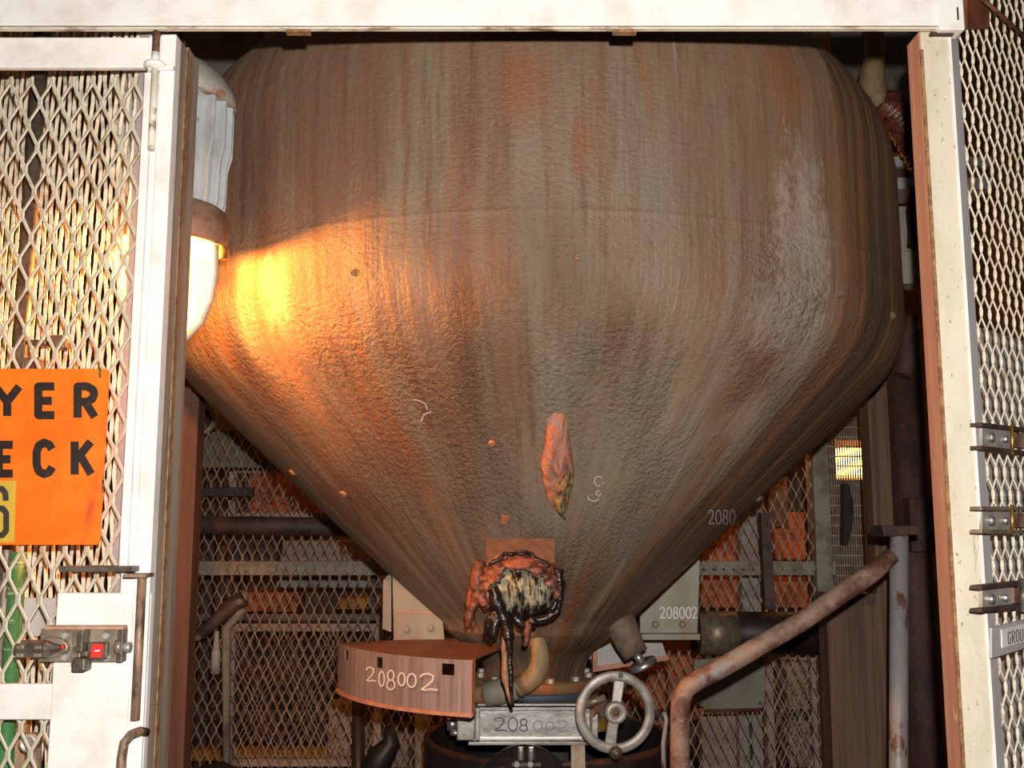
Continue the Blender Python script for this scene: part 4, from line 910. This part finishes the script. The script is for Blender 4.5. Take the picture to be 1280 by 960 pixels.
# perforated screen right of the post: thin verticals and crosswires
SCY = 4.3
SC = thing('slotted_screen', 'fine slotted wire screen in front of the distant glowing lamp', 'screen', (X(1065, SCY, 600), SCY, 0))
sx0, sx1 = X(1030, SCY, 600), X(1110, SCY, 600)
mb = MB(); n_ = 26
for i in range(n_+1):
    x_ = sx0+(sx1-sx0)*i/n_; mb.box(x_-.0030, x_+.0030, SCY, SCY+.004, 0, Z(440, SCY))
mb.build('screen_wires', 'fencegrey', SC, None, 0, True)
mb = MB(); zc_ = .05
while zc_ < Z(440, SCY): mb.box(sx0, sx1, SCY-.003, SCY+.001, zc_, zc_+.006); zc_ += .042
mb.build('cross_wires', 'meshback', SC, None, 0, True)
HS = MB().prism([A(1055, 604, SCY-.06), A(1062, 606, SCY-.06), A(1067, 630, SCY-.06), A(1066, 655, SCY-.06), A(1060, 682, SCY-.06), A(1055, 682, SCY-.06)], (0, .05, 0)).build('handle', 'blackpipe', SC, 'dark curved handle on the screen')
# distant lamp box
DL = thing('wall_lamp', 'small square orange-glowing lamp seen through the slotted screen', 'lamp', A(1070, 597, 4.75))
MB().prism([A(1050, 560, 4.75), A(1092, 560, 4.75), A(1092, 596, 4.75), A(1052, 596, 4.75)], (0, .08, 0)).build('lens', 'rearglobe', DL)
MB().prism([A(1044, 550, 4.84), A(1098, 550, 4.84), A(1098, 600, 4.84), A(1044, 600, 4.84)], (0, .1, 0)).build('housing', 'darkpipe', DL)
# dark bar and grey panel hung on the fence, black pipe
tag(MB().prism([A(951, 641, FY-.06), A(962, 641, FY-.06), A(970, 762, FY-.06), A(957, 762, FY-.06)], (0, .05, 0)).build('dark_bar', 'darkpipe'), 'dark upright bar hung on the rear fence above the black pipe', 'bar')
pp = [(868, 825), (956, 818), (956, 878), (953, 884), (946, 886), (886, 886), (876, 883), (868, 874)]
PNL = MB().prism([A(a, b_, FY-.04) for a, b_ in pp], (0, .02, 0)).build('cover_panel', 'plategrey', FN, 'grey rounded panel below the black pipe')
for (a, b_) in ((950, 879), (876, 879), (950, 826)): bolt(PNL, A(a, b_, FY-.04), (0, -1, 0), .007, .004, 'lockdark', 'screw', False)
MB().tube([A(880, 889, FY-.05), A(952, 887, FY-.05)], .006, 8).build('lower_rod', 'brownbox', PNL)
BP = thing('black_pipe', 'thick black pipe running behind the guard rail', 'pipe', A(960, 815, FY-.14))
MB().tube([A(866, 790, FY-.14), A(1045, 792, FY-.14)], .078, 24).build('pipe', 'blackpipe', BP)
MB().tube([A(872, 791, FY-.14), A(920, 791, FY-.14)], .081, 24).build('bare_sleeve', 'lockmetal', BP, 'bare metal sleeve')
MB().tube([A(1018, 790, FY-.14), A(1040, 790, FY-.14)], .082, 24).build('end_collar', 'darkpipe', BP)
# left-hand fittings in front of the fence
tag(MB().tube([A(180, 657, FY-.06), A(320, 657, FY-.06), A(440, 659, FY-.06), A(520, 661, FY-.06)], .036, 16).build('brown_pipe', 'darkpipe'), 'dull brown horizontal pipe crossing the left rear fence', 'pipe')
SB = thing('strut_bar', 'short dark strut bar with two bolts above the brown pipe', 'bar', A(277, 622, FY-.05))
MB().prism([A(190, 609, FY-.05), A(316, 609, FY-.05), A(316, 621, FY-.05), A(190, 621, FY-.05)], (0, .03, 0)).build('bar', 'blackpipe', SB, None, .003)
for px in (297, 307): bolt(SB, A(px, 615, FY-.05), (0, -1, 0), .007, .005, 'darkpipe', 'bolt', False)
CM = thing('toggle_clamp', 'rusty toggle clamp leaning on the left rear fence', 'clamp', A(275, 800, FY-.06))
MB().tube([A(246, 797, FY-.08), A(270, 775, FY-.07), A(290, 757, FY-.06), A(306, 748, FY-.06)], [.022, .026, .034, .030], 12).build('arm', 'darkpipe', CM)
MB().tube([A(306, 738, FY-.05), A(300, 765, FY-.05), A(283, 785, FY-.05), A(283, 960, FY-.05)], [.016, .02, .018, .014], 12).build('lever', 'fencegrey', CM)
bolt(CM, A(248, 797, FY-.10), (0, -1, 0), .012, .01, 'lockmetal', 'pivot', False); bolt(CM, A(300, 752, FY-.10), (0, -1, 0), .014, .01, 'lockmetal', 'pivot', False)
tag(MB().lathe([(0, 0), (.018, 0), (.018, .08), (.012, .10), (.008, .16), (0, .16)], A(269, 842, FY-.05), 20).build('white_bottle', 'paleback'), 'small whitish bottle-shaped fitting on the left rear fence', 'fitting')
DU = thing('grey_duct', 'dusty grey duct above the left rear fence', 'duct', A(260, 598, 4.2))
MB().prism([(-3.0, 4.2, Z(540, 4.2)), A(352, 540, 4.2), A(345, 585, 4.2), A(285, 584, 4.2), (-3.0, 4.2, Z(600, 4.2))], (0, .25, 0)).build('duct_body', 'concrete', DU)
MB().torus(A(248, 522, 4.12), (.3, -1, 0), .062, .014, 32, 8).build('duct_ring', 'fencegrey', DU, 'pale ring on the duct')
MB().tube([A(248, 522, 4.12), A(248, 522, 4.12)+Vector((-.03, .2, -.05))], .058, 20).build('duct_stub', 'blackpipe', DU)
# second, framed mesh behind the fence at left
def framed(x0, x1, y0, y1, Y, name, label, fr=9, mm='meshback', fmat='pinkblock'):
    T = thing(name, label, 'mesh door', A((x0+x1)/2, y1, Y))
    for px_ in (x0+2, x1-2): MB().box(X(px_, Y, y0)-.012, X(px_, Y, y0)+.012, Y+.04, Y+.06, 0, Z(y0, Y)).build('door_post', 'darkpipe', T)
    for (a, b_, c_, d_) in ((x0, x0+fr, y0, y1), (x1-fr, x1, y0, y1)): MB().box(X(a, Y, y0), X(b_, Y, y0), Y, Y+.03, Z(d_, Y), Z(c_, Y)).build('frame_stile', fmat, T)
    for (c_, d_) in ((y0, y0+fr), (y1-fr, y1)): MB().box(X(x0+fr, Y, y0), X(x1-fr, Y, y0), Y, Y+.03, Z(d_, Y), Z(c_, Y)).build('frame_rail', fmat, T)
    expanded(MB(), (X(x0, Y, y0), Y+.034, EYE), (1, 0, 0), (0, -1, 0), X(x1, Y, y0)-X(x0, Y, y0), Z(y1, Y), Z(y0, Y), .036, .078, .0042, .0028, .002).build('expanded_mesh', mm, T)
framed(286, 478, 780, 958, 4.45, 'mesh_door', 'pale framed mesh door behind the lower left fence')
framed(287, 470, 582, 650, 4.6, 'mesh_door', 'small framed mesh opening with orange light under the left flank')
framed(956, 1022, 815, 1010, 4.4, 'mesh_door', 'framed mesh beside the grey panel at lower right')
# machinery beyond the fence: two racks that carry boxes, ducts and panels
def rack(name, label, xs, Y, d, ztop):
    T = thing(name, label, 'machinery', ((xs[0]+xs[1])/2, Y, 0))
    for x_ in xs:
        for y_ in (Y, Y+d): MB().box(x_-.025, x_+.025, y_-.025, y_+.025, 0, ztop).build('rack_post', 'darkpipe', T)
    for z_ in (.55, ztop-.05):
        for y_ in (Y, Y+d): MB().box(xs[0], xs[1], y_-.02, y_+.02, z_, z_+.05).build('rack_rail', 'darkpipe', T)
    return T
LRK = rack('machinery_rack', 'rack of pale boxes and orange-lit panels beyond the left rear fence', (X(262, 5.0, 700), X(520, 5.0, 700)), 5.0, .6, 1.95)
RRK = rack('machinery_rack', 'rack of orange-lit panels and grey uprights beyond the right rear fence', (X(745, 5.0, 700), X(1016, 5.0, 700)), 5.0, .6, 1.95)
def blk(x0, x1, y0, y1, Y, d, name, mat, label, rk=None, bev=.008):
    rk = rk or (LRK if x0 < 600 else RRK)
    return MB().box(X(x0, Y, (y0+y1)/2), X(x1, Y, (y0+y1)/2), Y, Y+d, Z(y1, Y), Z(y0, Y)).build(name, mat, rk, label, bev)
blk(352, 425, 676, 702, 5.0, .3, 'equipment_box', 'pinkblock', 'pale pink box above the grey fence rail at left')
blk(428, 470, 676, 702, 5.1, .3, 'equipment_box', 'pinkblock', 'smaller pale box beside the cone edge above the fence rail')
blk(290, 345, 672, 704, 4.9, .2, 'equipment_box', 'darkpipe', 'dim brown box left of the pale pink box')
blk(300, 480, 586, 660, 5.6, .2, 'equipment_panel', 'orangelit', 'orange-lit panel behind the small mesh opening')
blk(345, 480, 722, 735, 5.2, .2, 'grey_duct', 'paleback', 'grey duct run just below the left fence rail')
blk(300, 372, 740, 765, 5.2, .2, 'equipment_panel', 'orangelit', 'orange-lit panel behind the toggle clamp')
blk(420, 474, 748, 762, 4.8, .2, 'orange_beam', 'yellowbeam', 'orange beam beside the left bracket beyond the fence')
blk(235, 470, 938, 952, 4.9, .1, 'yellow_beam', 'yellowbeam', 'yellow kick beam low behind the left fence')
blk(300, 460, 800, 930, 5.6, .3, 'equipment_cabinet', 'darkpipe', 'dark cabinet behind the framed mesh door')
blk(410, 440, 878, 945, 4.75, .1, 'equipment_panel', 'pinkblock', 'pale pink panel below the ring cover')
blk(455, 520, 880, 960, 5.1, .2, 'equipment_panel', 'pinkblock', 'pink-brown panel between pole and grey post')
tag(MB().tube([A(448, 862, 3.9), A(448, 1200, 3.9)], .024, 16).build('dark_pole', 'blackpipe'), 'dark pole standing below the ring cover', 'pole')
tag(MB().tube([A(528, 885, 4.2), A(528, 1200, 4.2)], .032, 16).build('grey_post', 'fencegrey'), 'grey round post left of the black tub', 'post')
tag(MB().tube([A(487, 908, 3.8), A(489, 928, 3.8), A(476, 946, 3.8), A(455, 990, 3.8)], [.018, .034, .05, .055], 14).build('rubber_hose', 'rubber'), 'thick dark hose bending below the ring cover', 'hose')
tag(MB().tube([A(215, 985, 3.6), A(275, 970, 3.6), A(325, 990, 3.6)], [.045, .05, .04], 14).build('rubber_hose', 'rubber'), 'dark hose hump at the foot of the brown leg', 'hose')
blk(876, 922, 640, 760, 5.0, .3, 'equipment_panel', 'orangelit', 'orange-lit panel just right of the cone beyond the fence')
blk(926, 957, 620, 768, 4.6, .1, 'pale_upright', 'paleback', 'pale grey upright behind the dark bar')
blk(968, 1016, 640, 700, 5.3, .3, 'equipment_panel', 'orangelit', 'orange-lit panel left of the fence post above the rail')
blk(968, 1016, 722, 760, 5.3, .3, 'equipment_panel', 'orangelit', 'orange-lit panel left of the fence post below the rail')
blk(960, 985, 590, 660, 5.0, .2, 'equipment_box', 'darkpipe', 'dim brown box under the glowing fence corner')
blk(878, 924, 890, 1000, 4.7, .1, 'equipment_panel', 'pinkblock', 'pale pink sheet below the grey rounded panel')
blk(925, 938, 885, 1010, 4.6, .08, 'pale_upright', 'paleback', 'left pale upright below the grey rounded panel')
blk(942, 956, 885, 1010, 4.6, .08, 'pale_upright', 'paleback', 'right pale upright below the grey rounded panel')
blk(835, 876, 795, 900, 4.9, .2, 'equipment_panel', 'orangelit', 'orange-lit panel behind the polished nozzle cap')
blk(715, 745, 810, 845, 4.7, .2, 'equipment_box', M('blue_box', S(40, 84, 100)), 'blue-green box glimpsed between neck and right cover')
blk(770, 834, 838, 930, 5.0, .2, 'equipment_panel', 'orangelit', 'orange-lit panel seen through the handwheel')
blk(985, 1020, 815, 960, 5.0, .2, 'equipment_panel', 'pinkblock', 'pale panel behind the framed mesh at lower right')
# assumed rear lamps (sodium), added to light the background orange
for i, (x_, y_, z_) in enumerate(ASSUMED_REAR_LAMPS):
    T = thing('assumed_rear_lamp', ['assumed orange bulkhead lamp added at the far left rear', 'assumed orange bulkhead lamp added unseen behind the vessel', 'assumed orange bulkhead lamp added at the far right rear'][i], 'lamp', (x_, y_, z_-.1))
    MB().lathe([(0, .16), (.05, .15), (.09, .10), (.11, .07), (.105, .065), (0, .065)], (x_, y_, z_), 24).build('reflector', 'lampdome', T)
    MB().tube([(x_, y_, z_+.15), (x_, y_, 4.2)], .012, 8).build('hanger_pipe', 'darkpipe', T)
    MB().lathe([(0, -.07), (.04, -.055), (.062, 0), (.06, .06), (0, .06)], (x_, y_, z_), 24).build('globe', emat('assumed_rear_globe', REAR_COL+(1,), REAR_W), T)
